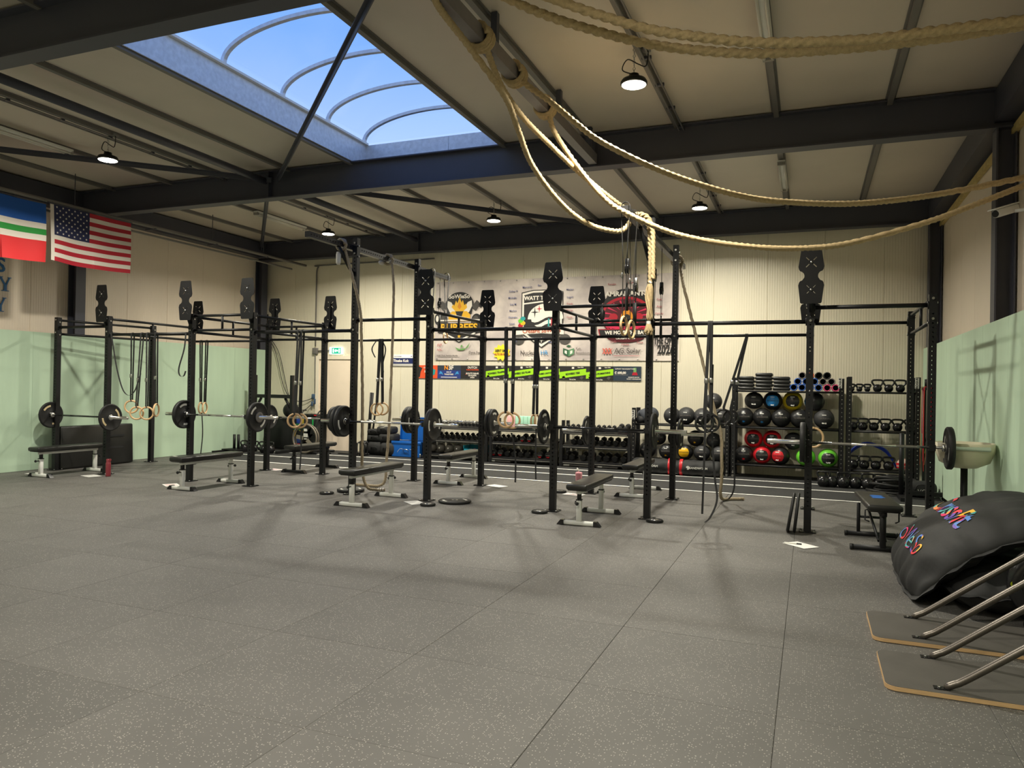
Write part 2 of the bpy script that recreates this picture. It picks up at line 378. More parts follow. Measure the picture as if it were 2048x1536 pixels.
# ceiling
ce = sroot('ceiling', 'beige roof panels between steel purlins')
SX0, SX1, SY0, SY1 = -6.6, -4.15, 5.0, 10.08
for a, c in (((XL - .2, YN - .2), (SX0 - .02, YB + .2)), ((SX1 + .02, YN - .2), (XR + .2, YB + .2)), ((SX0 - .02, YN - .2), (SX1 + .02, SY0 - .02)), ((SX0 - .02, SY1 + .02), (SX1 + .02, YB + .2))):
    MB().bb((a[0], a[1], ZC + .06), (c[0], c[1], ZC + .2)).build('light_seal_slab', M_CONC, ce)  # slab added unseen above the ceiling panels to stop sky light leaking in
xs = [XL, -11.7, -10.35, -9.1, -7.85, SX0, -5.4, SX1, -2.85, -1.65, -.43, .83, XR]
for (y0, y1) in ((YN, -.3), (-.3, 4.75), (4.75, 9.8), (9.8, YB)):
    for a, c in zip(xs[:-1], xs[1:]):
        u, v = y0, y1
        if a >= SX0 - .01 and c <= SX1 + .01:
            if y0 == 4.75: continue
            if y0 == 9.8: u = SY1
            if y1 == 4.75: v = SY0
        MB().bb((a + .004, u + .002, ZC), (c - .004, v - .002, ZC + .05)).build('ceiling_panel', M_CEIL, ce)
for x in xs[1:-1]:
    for (y0, y1) in ((YN, -.32), (-.28, 4.73), (4.77, 9.78), (9.82, 14.76)):
        if x == -5.4 and y0 == 4.77: continue
        x_ = x - .06 if x == SX0 else (x + .06 if x == SX1 else x)
        b = MB().bb((x_ - .030, y0, ZC - .055), (x_ + .030, y1, ZC - .001))
        b.bb((x_ - .055, y0, ZC - .010), (x_ + .055, y1, ZC - .0015)); b.build('purlin', M_PURLIN, ce)
b = MB()
for y0, y1 in ((-.2, 4.65), (4.85, 9.7), (9.9, 14.68)): b.cyl((-8.25, y0, 4.86), (-8.25, y1, 4.86), .055, n=14)
b.build('strut', M_BEAM, ce)
for p, q in (((-8.15, 9.72), (-12.6, 5.5)), ((-8.0, 9.72), (-2.95, 4.87)), ((-8.1, 9.9), (-3.75, 14.65)), ((-8.35, 9.9), (-12.5, 14.6))):
    d = Vector((q[0] - p[0], q[1] - p[1], 0)); R = Matrix.Rotation(math.atan2(d.y, d.x), 3, 'Z')
    b = MB().box(((p[0] + q[0]) / 2, (p[1] + q[1]) / 2, 4.90), (d.length, .075, .010), R).box(((p[0] + q[0]) / 2, (p[1] + q[1]) / 2, 4.865), (d.length, .012, .075), R)
    b.build('wind_brace', M_BEAM, ce)
# skylight
sk = sroot('window_1', 'barrel vault skylight with galvanised kerb and curved ribs')
zr = 5.38
for a, c in (((SX0 - .02, SY0), (SX0, SY1)), ((SX1, SY0), (SX1 + .02, SY1)), ((SX0, SY0 - .02), (SX1, SY0))):
    MB().bb((a[0], a[1], ZC - .02), (c[0], c[1], zr)).build('kerb_sheet', M_GALV, sk)
for a, c in ((SX0, -5.14), (-5.135, SX1)): MB().bb((a, SY1, ZC - .02), (c, SY1 + .02, zr)).build('kerb_sheet', M_GALV, sk)
for x in (SX0, SX1): MB().bb((x - .05, SY0, zr), (x + .05, SY1, zr + .03)).build('kerb_cap', M_WHITEP, sk)
cxm, hw, hh = (SX0 + SX1) / 2, (SX1 - SX0) / 2, .40
arc = [(cxm + hw * math.cos(PI - PI * i / 28), zr + .03 + hh * math.sin(PI * i / 28) ** .9) for i in range(29)]
for y in (5.05, 5.97, 6.98, 8.06, 9.07, 10.03):
    b = MB().ribbon([(x, y, z) for x, z in arc], .055, .045, (0, 1, 0)); b.build('arch_rib', M_GALV, sk)
b = MB(); n = len(arc)
b.add([(x, SY0, z + .03) for x, z in arc] + [(x, SY1, z + .03) for x, z in arc], [(i, i + 1, n + i + 1, n + i) for i in range(n - 1)], True)
b.build('glazing', M_GLASS, sk, fix=False)
b = MB(); b.add([(x, SY1, z) for x, z in arc], [tuple(range(n))]); b.build('end_glazing', M_GLASS, sk, fix=False)

# door in the back wall
dr = sroot('door_1', 'cream steel door under the green exit sign')
MB().bb((-10.98, 14.955, .006), (-10.09, 14.985, 2.17)).build('door_leaf', mat('cream_door', lin(248, 230, 208), .42, vary=.05, vscale=3), dr)
mf = mat('cream_frame', lin(244, 232, 212), .4)
for a, c in (((-11.08, 14.93, 0.004), (-10.99, 14.998, 2.26)), ((-10.08, 14.93, 0.004), (-9.99, 14.998, 2.26)), ((-10.99, 14.93, 2.18), (-10.08, 14.998, 2.26))): MB().bb(a, c).build('door_frame', mf, dr)
b = MB().bb((-10.93, 14.945, 1.0), (-10.89, 14.956, 1.22)).cyl((-10.91, 14.955, 1.12), (-10.91, 14.90, 1.12), .010).cyl((-10.91, 14.90, 1.12), (-10.80, 14.90, 1.12), .010); b.build('door_handle', M_STEEL, dr)

# conduit with switch box and plug tidy beside the door
cd = thing('conduit', 'grey conduit with socket box running down beside the cream door', 'conduit', (-11.13, 14.97, 0))
b = MB(); b.tube(spline([(3.2, 0, 4.47), (.2, 0, 4.45), (.05, 0, 4.42), (.0, 0, 4.30), (0, 0, 3.9), (0, 0, 2.5)], 6), .016, 8); b.cyl((0, 0, 2.3), (.02, 0, 1.35), .014); b.cyl((.06, 0, 2.38), (.42, 0, 2.40), .014); b.build('pipe', M_PURLIN, cd)
MB().rbox((0, 0, 2.38), (.15, .05, .15), .01).build('junction_box', M_PURLIN, cd)
b = MB().rbox((-.02, 0, 1.28), (.11, .05, .12), .02).rbox((.04, -.02, 1.16), (.07, .05, .14), .015).rbox((-.05, -.02, 1.10), (.05, .04, .12), .015); b.build('socket', mat('socket_blue', lin(70, 92, 120), .4), cd)
b = MB().tube(spline([(-.02, 0, 1.25), (-.3, -.03, 1.16), (-.62, -.03, 1.2), (-.9, -.02, 1.5), (-1.15, -.02, 2.3), (-1.40, .0, 2.75), (-1.46, .0, 3.3)], 6), .008, 6).tube(spline([(-.05, 0, 1.12), (-.25, -.05, .95), (-.5, -.05, 1.0), (-.75, -.02, 1.3), (-1.05, -.02, 2.3), (-1.36, .0, 2.75), (-1.44, .0, 3.3)], 6), .008, 6)
b.build('cable', M_STRAP, cd)
# exit sign
ex = thing('exit_sign', 'small lit green emergency exit sign above the cream door', 'sign', (-10.52, 14.93, 2.385))
MB().rbox((0, .03, 0), (.36, .06, .17), .008).build('housing', mat('exit_white', (.80, .93, .92), .4, emit=.95), ex)
mg = mat('exit_green', (0.0, .34, .20), .4, emit=.9); mw = mat('exit_lit', (.85, 1, .95), .4, emit=1.0)
MB().bb((-.10, -.004, -.07), (.15, 0, .07)).build('green_panel', mg, ex)
b = MB(); b.prism([(-.02, .0), (.02, .045), (.02, .018), (.07, .018), (.07, -.018), (.02, -.018), (.02, -.045)], 'XZ', -.008, .003); b.prism([(-.07, -.05), (-.035, -.05), (-.035, .05), (-.07, .05)], 'XZ', -.008, .003); b.prism([(.09, -.05), (.13, -.05), (.13, .05), (.09, .05)], 'XZ', -.008, .003); b.build('pictogram', mw, ex)

# ---------------------------------------------------------------- lamps and ceiling services
def lamp_parts(t):
    b = MB(); b.lathe([(.0, .10), (.05, .10), (.055, .06), (.12, .045), (.135, .02), (.135, 0), (.12, -.008), (.0, -.008)], n=28); b.build('lamp_body', M_BLACK, t)
    b = MB(); b.lathe([(.0, -.011), (.118, -.011), (.122, -.009)], n=28); b.build('lens', M_LENS, t, fix=False)
    b = MB()
    for k in range(9): b.torus((0, 0, .125 + k * .032), .013, .0035, ('X', 'Y')[k % 2], 10, 5)
    b.build('chain', M_STEEL, t)
    b = MB().tube(spline([(.0, 0, .10), (-.12, .0, .16), (-.07, 0, .26), (.04, 0, .2), (.12, 0, .17), (.14, 0, .30), (.1, 0, .36)], 6), .006, 6); b.build('cable', M_STRAP, t)
    MB().rbox((.1, 0, .345), (.12, .09, .05), .006).build('junction_box', M_PURLIN, t)
lamps = [(-9.2, 7.57, 'round high bay lamp lit above the flag side'), (-1.7, 7.44, 'round high bay lamp lit near the roof rope beam, largest in view'), (-9.25, 12.8, 'round high bay lamp lit beside the far fluorescent tube'), (-5.5, 12.7, 'round high bay lamp lit above the middle of the banner'), (-1.77, 12.85, 'round high bay lamp lit above the wall ball racks'),
         (-9.2, 1.6, 'round high bay lamp over the flag side, beside the camera'), (-1.7, 1.6, 'round high bay lamp straight above the camera'), (-9.2, -2.8, 'round high bay lamp over the flag side, behind the camera'), (-1.7, -2.8, 'round high bay lamp directly behind the camera')]
L0 = None
for x, y, lab in lamps:
    if L0 is None: L0 = thing('high_bay_lamp', lab, 'lamp', (x, y, 4.68), 0, 'round high bay lamps'); lamp_parts(L0)
    else: dup(L0, (x, y, 4.68), None, lab)
    ld = bpy.data.lights.new('lamp_light', 'AREA'); ld.shape = 'DISK'; ld.size = .23; ld.energy = LAMP_W; ld.color = LAMP_COL; ld.spread = LAMP_SPREAD
    lo = link('lamp_light', ld, None, (x, y, 4.655))
F0 = None
for x, y, lab in ((-10.2, 7.0, 'unlit twin fluorescent fitting on the roof above the flags'), (-10.2, 12.5, 'unlit twin fluorescent fitting on the roof, in the corner beyond the middle beam'), (-.43, 12.3, 'unlit twin fluorescent fitting on the roof above the foam rollers'), (-.43, 7.1, 'unlit twin fluorescent fitting behind the two thick near ropes')):
    if F0 is None:
        F0 = thing('fluorescent_fitting', lab, 'lamp', (x, y, 4.985), 0, 'unlit fluorescent fittings')
        MB().rbox((0, 0, -.03), (.11, 1.55, .05), .008).build('housing', M_WHITEP, F0)
        for s in (-1, 1): MB().cyl((s * .038, -.73, -.072), (s * .038, .73, -.072), .014, n=10).build('tube', mat('unlit_tube', lin(210, 206, 196), .3), F0)
        for s in (-1, 1): MB().rbox((0, s * .755, -.055), (.11, .04, .06), .006).build('end_cap', M_GREYP, F0)
    else: dup(F0, (x, y, 4.985), None, lab)
for i, (x, lab) in enumerate(((-9.17, 'pair of grey conduits feeding the lamps on the flag side'), (-1.60, 'pair of grey conduits feeding the lamps near the rope beam'))):
    t = thing('conduit', lab, 'conduit', (x, 0, ZC - .075))
    for s in (-.03, .03): MB().cyl((s, -5.8, 0), (s, 14.6, 0), .011, n=8).build('pipe', M_PURLIN, t)
    b = MB()
    for k in range(28): b.box((0, -5.4 + k * .72, .01), (.10, .03, .03))
    tag(b.build('clips', M_BEAM, t), None, None, None, 'stuff')
# pipes and cable carrier along the flag wall
pr = thing('pipe_rack', 'dark heating pipes hung on rods along the flag wall', 'pipes', (-11.4, 0, 4.45))
for dx, dz, r, y1 in ((0, 0, .028, 14.9), (-.18, -.12, .020, 14.6), (-.18, .06, .018, 14.6)): MB().cyl((dx, -4, dz), (dx, y1, dz), r, n=10).build('pipe', M_PURLIN, pr)
for k in range(11):
    y = -2.0 + k * 1.55
    if abs(y - 9.8) < .15 or abs(y - 4.75) < .15: y += .25
    MB().cyl((-.1, y, .0), (-.1, y, .59), .007, n=6).box((-.09, y, -.03), (.26, .03, .02)).build('hanger_rod', M_BEAM, pr)
wd_ = thing('cable_carrier', 'grey cable carrier boxes on the flag wall above the flags', 'carrier', (-12.3, 0, 4.45))
for k in range(5): MB().rbox((0, 3.4 + k * 1.1, 0), (.10, 1.04, .09), .01).build('carrier_cover', M_PURLIN, wd_)
for k in range(6): MB().bb((-.33, 2.85 + k * 1.1, -.07), (.03, 2.9 + k * 1.1, .2)).build('bracket', M_BEAM, wd_)
# blue wall letters (only line ends show)
def serif_y(b, cy, cz, h):
    x = .42 * h; t = .05 * h
    b.prism([(cy - x * 1.0, cz + h / 2 - t), (cy - x * .62, cz + h / 2 - t), (cy + .02 * h, cz - .02 * h), (cy + x * .55, cz + h / 2 - t), (cy + x * .78, cz + h / 2 - t), (cy + .1 * h, cz - .1 * h), (cy + .1 * h, cz - h / 2 + t), (cy - .1 * h, cz - h / 2 + t), (cy - .1 * h, cz - .06 * h)], 'YZ', 0, .012)
    for a, c, z in ((-1.15, -.45, h / 2 - t), (.38, 1.0, h / 2 - t), (-.62, .62, -h / 2)): b.prism([(cy + a * x, cz + z), (cy + c * x, cz + z), (cy + c * x, cz + z + t), (cy + a * x, cz + z + t)], 'YZ', 0, .012)
M_LET = mat('blue_letter', lin(40, 108, 168), .45)
t = thing('wall_letter', 'blue serif letter S on the beige wall under the flag with green cross', 'letter', (-12.745, 8.47, 3.49), 0)
text('S', .34, M_LET, t, (.006, 0, 0), (PI / 2, 0, PI / 2), bold=.012, ext=.006, name='glyph')
for cy, cz, lab in ((8.55, 3.19, 'blue serif letter Y just below the letter S on the beige wall'), (8.47, 2.835, 'blue serif letter Y lowest of the letters on the beige wall')):
    b = MB(); serif_y(b, 0, 0, .24); o = b.build('wall_letter', M_LET, None, (-12.745, cy, cz)); tag(o, lab, 'letter')
# security camera on the right wall
t = thing('security_camera', 'white bullet security camera on a bracket by the dark column', 'camera', (2.07, 9.1, 3.52))
R = Euler((0, 0, 0)).to_matrix()
MB().cyl((.0, 0, 0), (.045, 0, 0), .05, n=16).cyl((.0, 0, 0), (-.10, .06, .0), .018).build('bracket', M_WHITEP, t)
d = Vector((-.32, -.25, -.13)).normalized(); c = Vector((-.16, .10, .02)); sdv = d.cross(Vector((0, 0, 1))).normalized(); R = Matrix((d, sdv, sdv.cross(d))).transposed()
MB().rbox(c + d * .02, (.30, .085, .085), .02, rot=R).rbox(c + d * .02 + R @ Vector((.02, 0, .05)), (.34, .105, .012), .004, rot=R).build('housing', M_WHITEP, t)
MB().cyl(c + d * .16, c + d * .176, .036, n=16).build('lens', M_BLACKS, t)
# ================================================================ the training rig
CX = [-12.2, -10.98, -9.15, -7.93, -6.10, -4.88, -3.05, -1.83, 0.0, 1.22]
YF, YBK = 9.12, 10.93
RX0 = -11.96   # the rear corner upright stands a little inboard
rig = thing('training_rig', 'long black steel pull-up rig with twenty uprights', 'rig', (0, 0, 0))
def upright_mesh(h):
    # square tube with a row of real holes through its front and rear faces
    b = MB(); a = .039; hs = .008; pitch = .05; z0 = .30
    n = int((h - .45) / pitch)
    for s in (-1, 1):
        b.add([(s * a, -a, 0), (s * a, a, 0), (s * a, a, h), (s * a, -a, h)], [(0, 1, 2, 3)])
        y = s * a
        zs = [0.0]
        q = lambda x0, x1, za, zb: b.add([(x0, y, za), (x1, y, za), (x1, y, zb), (x0, y, zb)], [(0, 1, 2, 3)])
        q(-a, -hs, 0, h); q(hs, a, 0, h); z = 0
        for k in range(n):
            c = z0 + k * pitch; q(-hs, hs, z, c - hs); z = c + hs
        q(-hs, hs, z, h)
    b.add([(-a, -a, h), (a, -a, h), (a, a, h), (-a, a, h)], [(0, 1, 2, 3)])
    b.add([(-a, -a, 0), (a, -a, 0), (a, a, 0), (-a, a, 0)], [(0, 1, 2, 3)])
    o = b.build('upright', M_BLACK); me = o.data; bpy.data.objects.remove(o); return me
US, UT = upright_mesh(2.66), upright_mesh(3.69)
fpo = MB().bb((-.09, -.09, 0), (.09, .09, .008)).build('foot_plate', M_BLACK); FP = fpo.data; bpy.data.objects.remove(fpo)
bolts = MB()
for i, x in enumerate(CX):
    for y in (YF, YBK):
        tall = i in (4, 7)
        x = RX0 if (i == 0 and y == YBK) else CX[i]; u = link('upright', UT if tall else US, rig, (x, y, .003)); link('foot_plate', FP, u, (0, 0, 0))
        for z in ((2.62, 2.40) if not tall else (3.62, 3.47, 2.52, 2.37)):
            for s in (-1, 1):
                bolts.cyl((x, y + s * .039, z), (x, y + s * .05, z), .014, n=8); bolts.cyl((x + s * .039, y, z - .04), (x + s * .05, y, z - .04), .013, n=8)
        for s in (-1, 1):
            for t_ in (-1, 1): bolts.cyl((x + s * .07, y + t_ * .07, .01), (x + s * .07, y + t_ * .07, .022), .012, n=6)
tag(bolts.build('bolts', M_STEEL, rig), None, None, None, 'stuff')
def bar(p, q, r=.021):
    b = MB().cyl(p, q, r, n=12); d = (Vector(q) - Vector(p)).normalized()
    for e, s in ((p, 1), (q, -1)): b.cyl(Vector(e), Vector(e) + d * s * .012, .045, n=12)
    b.build('crossbar', M_BLACK, rig)
def strut(p, q):
    MB().cyl(p, q, .018, n=10).build('strut', M_BLACK, rig)
h = .039
def xbar(i, y, z, r=.021): bar(((RX0 if i == 0 and y == YBK else CX[i]) + h, y, z), (CX[i + 1] - h, y, z), r)
def ladder(i, y, z0, z1):
    xbar(i, y, z0); xbar(i, y, z1); m = (CX[i] + CX[i + 1]) / 2; strut((m, y, z0), (m, y, z1))
for i in (0, 1, 2, 3, 5, 6, 8, 9):
    x = CX[i]; x2 = RX0 if i == 0 else x; m = (YF + YBK) / 2
    for z in (2.615, 2.375): bar((x, YF + h, z), (x2, YBK - h, z))
    strut(((x + x2) / 2, m, 2.375), ((x + x2) / 2, m, 2.615))
for i, z in ((0, 2.49), (1, 2.35), (3, 2.36), (4, 2.51), (5, 2.355), (7, 2.39), (8, 2.55)): xbar(i, YF, z, .024)
ladder(2, YF, 2.40, 2.63); ladder(6, YF, 2.39, 2.63)
for i, z in ((0, 2.49), (1, 2.35), (3, 2.345), (4, 2.35), (5, 2.345), (7, 2.37), (8, 2.52)): xbar(i, YBK, z)
ladder(2, YBK, 2.37, 2.60); ladder(6, YBK, 2.37, 2.61)
# overhead beams on the tall uprights
for x, y0, y1 in ((-6.10, 8.09, 12.24), (-1.83, 8.0, 12.07)):
    xb = x - .078
    b = MB().bb((xb - .038, y0, 3.52), (xb + .038, y1, 3.596))
    b.build('overhead_beam', M_GREYP if False else mat('grey_powdercoat', (.020, .020, .021), .40, vary=.1), rig)
    b = MB()
    for k in range(int((y1 - y0) / .06)): b.cyl((xb + .0381, y0 + .04 + k * .06, 3.558), (xb + .0395, y0 + .04 + k * .06, 3.558), .011, n=8)
    tag(b.build('beam_holes', M_BLACKS, rig), None, None, None, 'stuff')
    for yy, s in ((YF, -1), (YBK, 1)):
        MB().tube([(x - .02, yy + s * .045, 3.17), (x - .07, yy + s * .34, 3.52)], .028, 4).build('gusset', M_BLACK, rig)
# wall ball targets: double plates with crossed slots
def target_mesh():
    def arcp(cx, cy, r, a0, a1, n=7): return [(cx + r * math.cos(a0 + (a1 - a0) * k / n), cy + r * math.sin(a0 + (a1 - a0) * k / n)) for k in range(n + 1)]
    rt = [(.092, .31), (.106, .298), (.135, .105), (.128, .075)] + arcp(.128, 0, .058, PI / 2 + .2, 1.5 * PI - .2) + [(.128, -.075), (.135, -.105), (.112, -.298), (.098, -.31)]
    out = rt + [(-x, y) for x, y in reversed(rt)]
    loops = [out]
    for cy in (.155, -.155):
        for k in range(4):
            a = PI / 4 + k * PI / 2; d = Vector((math.cos(a), math.sin(a))); nrm = Vector((-d.y, d.x)) * .0048
            p, q = Vector((0, cy)) + d * .030, Vector((0, cy)) + d * .078
            loops.append([tuple(p + nrm), tuple(q + nrm), tuple(q - nrm), tuple(p - nrm)])
    o = shape2d('wall_ball_target', loops, M_BLACK, None, (0, 0, 0), (0, 0, 0), .006); me = o.data; bpy.data.objects.remove(o); return me
TG = target_mesh()
bo = MB()
for cy in (.155, -.155): bo.lathe([(0, .012), (.009, .010), (.014, .003), (.014, 0)], (0, cy, .003), 'Z', 12)
bo = bo.build('bolt', M_STEEL); BO = bo.data; bpy.data.objects.remove(bo)
for i, y, s, zc in [(1, YF, -1, 2.86), (2, YF, -1, 2.86), (3, YF, -1, 2.86), (5, YF, -1, 2.86), (6, YF, -1, 2.875), (8, YF, -1, 2.89), (1, YBK, 1, 2.83), (2, YBK, 1, 2.83), (3, YBK, 1, 2.84), (5, YBK, 1, 2.85), (6, YBK, 1, 2.85), (8, YBK, 1, 2.86)]:
    yt = y + s * .15
    o = link('wall_ball_target', TG, rig, (CX[i], yt, zc), (PI / 2, 0, 0 if s < 0 else PI)); link('bolt', BO, o)
    b = MB().bb((CX[i] - .02, min(yt - s * .004, yt - s * .03), zc - .24), (CX[i] + .02, max(yt - s * .004, yt - s * .03), zc + .20)).tube([(CX[i], y + s * .05, 2.50), (CX[i], yt - s * .02, 2.68)], .022, 4); b.build('target_bracket', M_BLACK, rig)

# ---------------------------------------------------------------- barbells, plates
BAYC = [-11.50, -8.47, -5.48, -2.45, .66]
def jcup(x, y, z, s):
    b = MB(); y0 = y + s * .040
    b.bb((x - .035, min(y0, y0 + s * .012), z - .14), (x + .035, max(y0, y0 + s * .012), z + .07))
    b.bb((x - .032, min(y0, y0 + s * .095), z - .034), (x + .032, max(y0, y0 + s * .095), z - .0165))
    b.bb((x - .032, min(y0 + s * .085, y0 + s * .097), z - .034), (x + .032, max(y0 + s * .085, y0 + s * .097), z + .03))
    b.build('bar_hook', M_BLACK, rig)
def barbell(name, lab, x, y, z, m):
    t = thing('barbell', lab, 'barbell', (x, y, z), 0, 'barbells on the rig')
    MB().cyl((-.655, 0, 0), (.655, 0, 0), .0145, n=12).build('shaft', m, t)
    b = MB()
    for a, c in ((-.42, -.22), (-.07, .07), (.22, .42)): b.cyl((a, 0, 0), (c, 0, 0), .0150, n=12, cap=False)
    tag(b.build('knurling', M_STEEL if m is M_CHROME else M_BLACKS, t), None, None, None, 'stuff')
    for s in (-1, 1):
        b = MB().lathe([(.0, s * .655), (.037, s * .655), (.040, s * .66), (.040, s * .683), (.037, s * .688), (.0245, s * .688), (.0245, s * 1.095), (.022, s * 1.1), (0, s * 1.1)], axis='X', n=18); b.build('sleeve', M_CHROME, t)
    return t
def plate_mesh(R, th, hub):
    h_ = th / 2
    pr = [(.0262, -h_), (hub, -h_), (hub + .01, -h_ * .72), (R * .86, -h_ * .72), (R * .90, -h_), (R - .012, -h_), (R, -h_ + .010), (R, h_ - .010), (R - .012, h_), (R * .90, h_), (R * .86, h_ * .72), (hub + .01, h_ * .72), (hub, h_), (.0262, h_), (.0262, -h_)]
    o = MB().lathe(pr, axis='X', n=40).build('rubber_disc', M_RUB); me = o.data; bpy.data.objects.remove(o)
    b = MB().lathe([(.0256, -h_ - .001), (.046, -h_ - .001), (.046, h_ + .001), (.0256, h_ + .001)], axis='X', n=24); o = b.build('hub_ring', M_STEEL); m2 = o.data; bpy.data.objects.remove(o)
    # printed brand arcs on both faces: a run of small letter-like blocks on a band
    b = MB()
    for s in (-1, 1):
        for a0 in (PI * .25, PI * 1.25):
            for k in range(9):
                a = a0 + (k - 4) * .105; da = .040; r0, r1 = R * .62, R * .76; xx = s * (h_ * .72 + .0012)
                vs = [(xx, r * math.cos(q), r * math.sin(q)) for r, q in ((r0, a - da), (r0, a + da), (r1, a + da), (r1, a - da))]
                b.add(vs, [(0, 1, 2, 3)])
    o = b.build('brand_print', M_WHITE, fix=False); m3 = o.data; bpy.data.objects.remove(o)
    return me, m2, m3
P45, P45T, P40, P20 = plate_mesh(.225, .062, .07), plate_mesh(.225, .034, .07), plate_mesh(.2, .045, .06), plate_mesh(.105, .028, .04)
M_CREAMP = mat('cream_print', lin(228, 206, 160), .6)
def plate(pm, lab, loc, rot=(0, 0, 0), grp='bumper plates on the barbells', prn=True, pmat=None):
    t = thing('weight_plate', lab, 'weight plate', loc, 0, grp); t.rotation_euler = rot
    link('rubber_disc', pm[0], t); link('hub_ring', pm[1], t)
    if prn:
        o = tag(link('brand_print', pm[2], t), None, None, None, 'stuff')
        if pmat: o.data = pm[2].copy(); o.data.materials[0] = pmat; tag(o, 'cream printed arc labels on rubber')
    return t
YFB, YBB = YF - .092, YBK + .092
NM = ['in the bay nearest the flag wall', 'in the second bay from the flag wall', 'in the grey rope bay', 'in the frayed rope bay', 'in the bay nearest the chalk bowl']
NS = ['flag wall bay', 'second bay', 'grey rope bay', 'frayed rope bay', 'chalk bowl bay']
BBS = [  # bay, rear?, z, shaft material, plates left, plates right
    (0, 0, .965, M_BLACKS, 'T', 'T'), (1, 0, 1.065, M_CHROME, 'F', 'F'), (1, 1, .965, M_CHROME, 'F', 'F'), (2, 0, 1.055, M_CHROME, 'FF', 'F'), (2, 1, 1.005, M_CHROME, 'FF', 'FT'),
    (3, 0, 1.085, M_BLACKS, 'T', 'T'), (3, 1, .945, M_BLACKS, 'T', 'T'), (4, 0, 1.022, M_CHROME, 'F', 'F')]
for bay, rear, z, m, pl, prt in BBS:
    y = YBB if rear else YFB; x = BAYC[bay]; i = bay * 2
    for k in (0, 1): jcup(CX[i + k], YBK if rear else YF, z, 1 if rear else -1)
    row = 'rear' if rear else 'front'
    barbell('barbell', '%s barbell on the %s uprights %s' % ('black shafted' if m is M_BLACKS else 'chrome', row, NM[bay]), x, y, z, m)
    for s, lst in ((-1, pl), (1, prt)):
        xx = .689
        for n_, c in enumerate(lst):
            th = {'F': .062, 'T': .034}[c]; pm = {'F': P45, 'T': P45T}[c]
            side = 'flag end' if s < 0 else 'bowl end'
            plate(pm, '%s bumper plate%s on the %s of the %s barbell, %s' % ('thin' if c == 'T' else 'thick', (' cream printed' if bay == 0 else ('' if len(lst) == 1 else (', inner,' if n_ == 0 else ', outer,'))), side, row, NS[bay]), (x + s * (xx + th / 2 + .001), y, z), (random.uniform(0, 6), 0, 0), pmat=M_CREAMP if bay == 0 else None)
            xx += th + .001
# one small steel plate on the outside of the second bay's front bar
t = thing('weight_plate', 'small grey steel plate outside the bumper plate on the second bay front barbell', 'weight plate', (BAYC[1] + .689 + .064 + .012, YFB, 1.065), 0, 'bumper plates on the barbells')
MB().lathe([(.0262, -.011), (.075, -.011), (.08, -.006), (.08, .006), (.075, .011), (.0262, .011), (.0262, -.011)], axis='X', n=28).build('steel_disc', M_PURLIN, t)
# plates lying on the floor
FLAT = (0, PI / 2, 0)
def floor_plate(pm, th, lab, x, y): plate(pm, lab, (x, y, th / 2 + .0015), FLAT, 'plates lying on the floor', prn=pm is not P20)
floor_plate(P45T, .034, 'large black plate lying flat at the foot of the upright beside the papers', -4.47, 9.16)
floor_plate(P20, .028, 'small plate lying flat on the floor next to the large flat plate', -4.66, 8.74)
floor_plate(P40, .045, 'mid-size plate lying flat behind the bench under the grey ropes', -6.28, 9.36)
floor_plate(P20, .028, 'small plate lying flat in front of the mid-size flat plate by the grey ropes', -6.43, 8.98)
floor_plate(P20, .028, 'small plate lying flat in front of the upright with the large ball target', -3.15, 8.90)
floor_plate(P20, .028, 'small plate lying flat by the tall upright with the frayed rope', -1.70, 8.94)
floor_plate(P20, .028, 'small plate lying flat on the floor near the pink shaker', -3.50, 10.79)
for k, (dx, a) in enumerate(((-.075, .10), (-.135, .155))):
    plate(P45T, 'black bumper plate leaning on the upright by the blue-lettered bench, %s' % ('touching the post' if k == 0 else 'outer of the two'), (-.039 + dx, 9.02, .225), (0, a, 0), 'plates leaning on an upright', prn=False)

# ---------------------------------------------------------------- benches
def bench(lab, x, y, m_leg, dy=1, rot=0.0, ln=1.0):
    t = thing('weight_bench', lab, 'bench', (x, y, 0), rot, 'flat weight benches')
    MB().rbox((0, 0, .455), (.25, 1.26, .065), .022, 3).rbox((0, 0, .418), (.22, 1.2, .014), .004, 1).build('seat', M_VINYL, t)
    MB().rbox((0, 0, .388), (.05, 1.06, .044), .005, 1).build('frame_beam', m_leg, t)
    for s in (-1, 1):
        yy = s * .49
        l = MB().rbox((0, yy, .175), (.055, .055, .25), .005, 1).build('leg', m_leg, t)
        MB().rbox((0, yy, .335), (.044, .044, .10), .004, 1).build('inner_tube', M_BLACK if m_leg is M_BLACK or s < 0 else m_leg, l)
        MB().rbox((0, yy, .298), (.068, .068, .014), .004, 1).build('collar', M_BLACKS, l)
        MB().cyl((0, yy + s * .03, .262), (0, yy + s * .085, .262), .009, n=8).cyl((-.05, yy, .262), (-.03, yy, .262), .02, n=12).sphere((0, yy + s * .09, .262), .021, 10, 6).build('knob', M_BLACKS, l)
        f = MB().rbox((0, yy, .030), (.36, .055, .045), .004, 1).build('foot_bar', m_leg, t)
        for q in (-1, 1):
            MB().add([(q * .178, yy - .034, .002), (q * .262, yy - .034, .002), (q * .262, yy + .034, .002), (q * .178, yy + .034, .002), (q * .178, yy - .034, .060), (q * .215, yy - .034, .060), (q * .215, yy + .034, .060), (q * .178, yy + .034, .060)],
                     [(0, 1, 2, 3), (4, 5, 6, 7), (0, 1, 5, 4), (1, 2, 6, 5), (2, 3, 7, 6), (3, 0, 4, 7)]).build('end_cap', M_BLACKS, f)
    return t
bench('black topped bench with white legs in the front bay nearest the flag wall', -11.50, 8.84, M_WHITEP)
bench('black topped bench with white legs in the second front bay from the flag wall', -8.47, 8.80, M_WHITEP)
bench('flat bench with all black legs under the rear barbell of the second bay', -8.46, 11.32, M_BLACK)
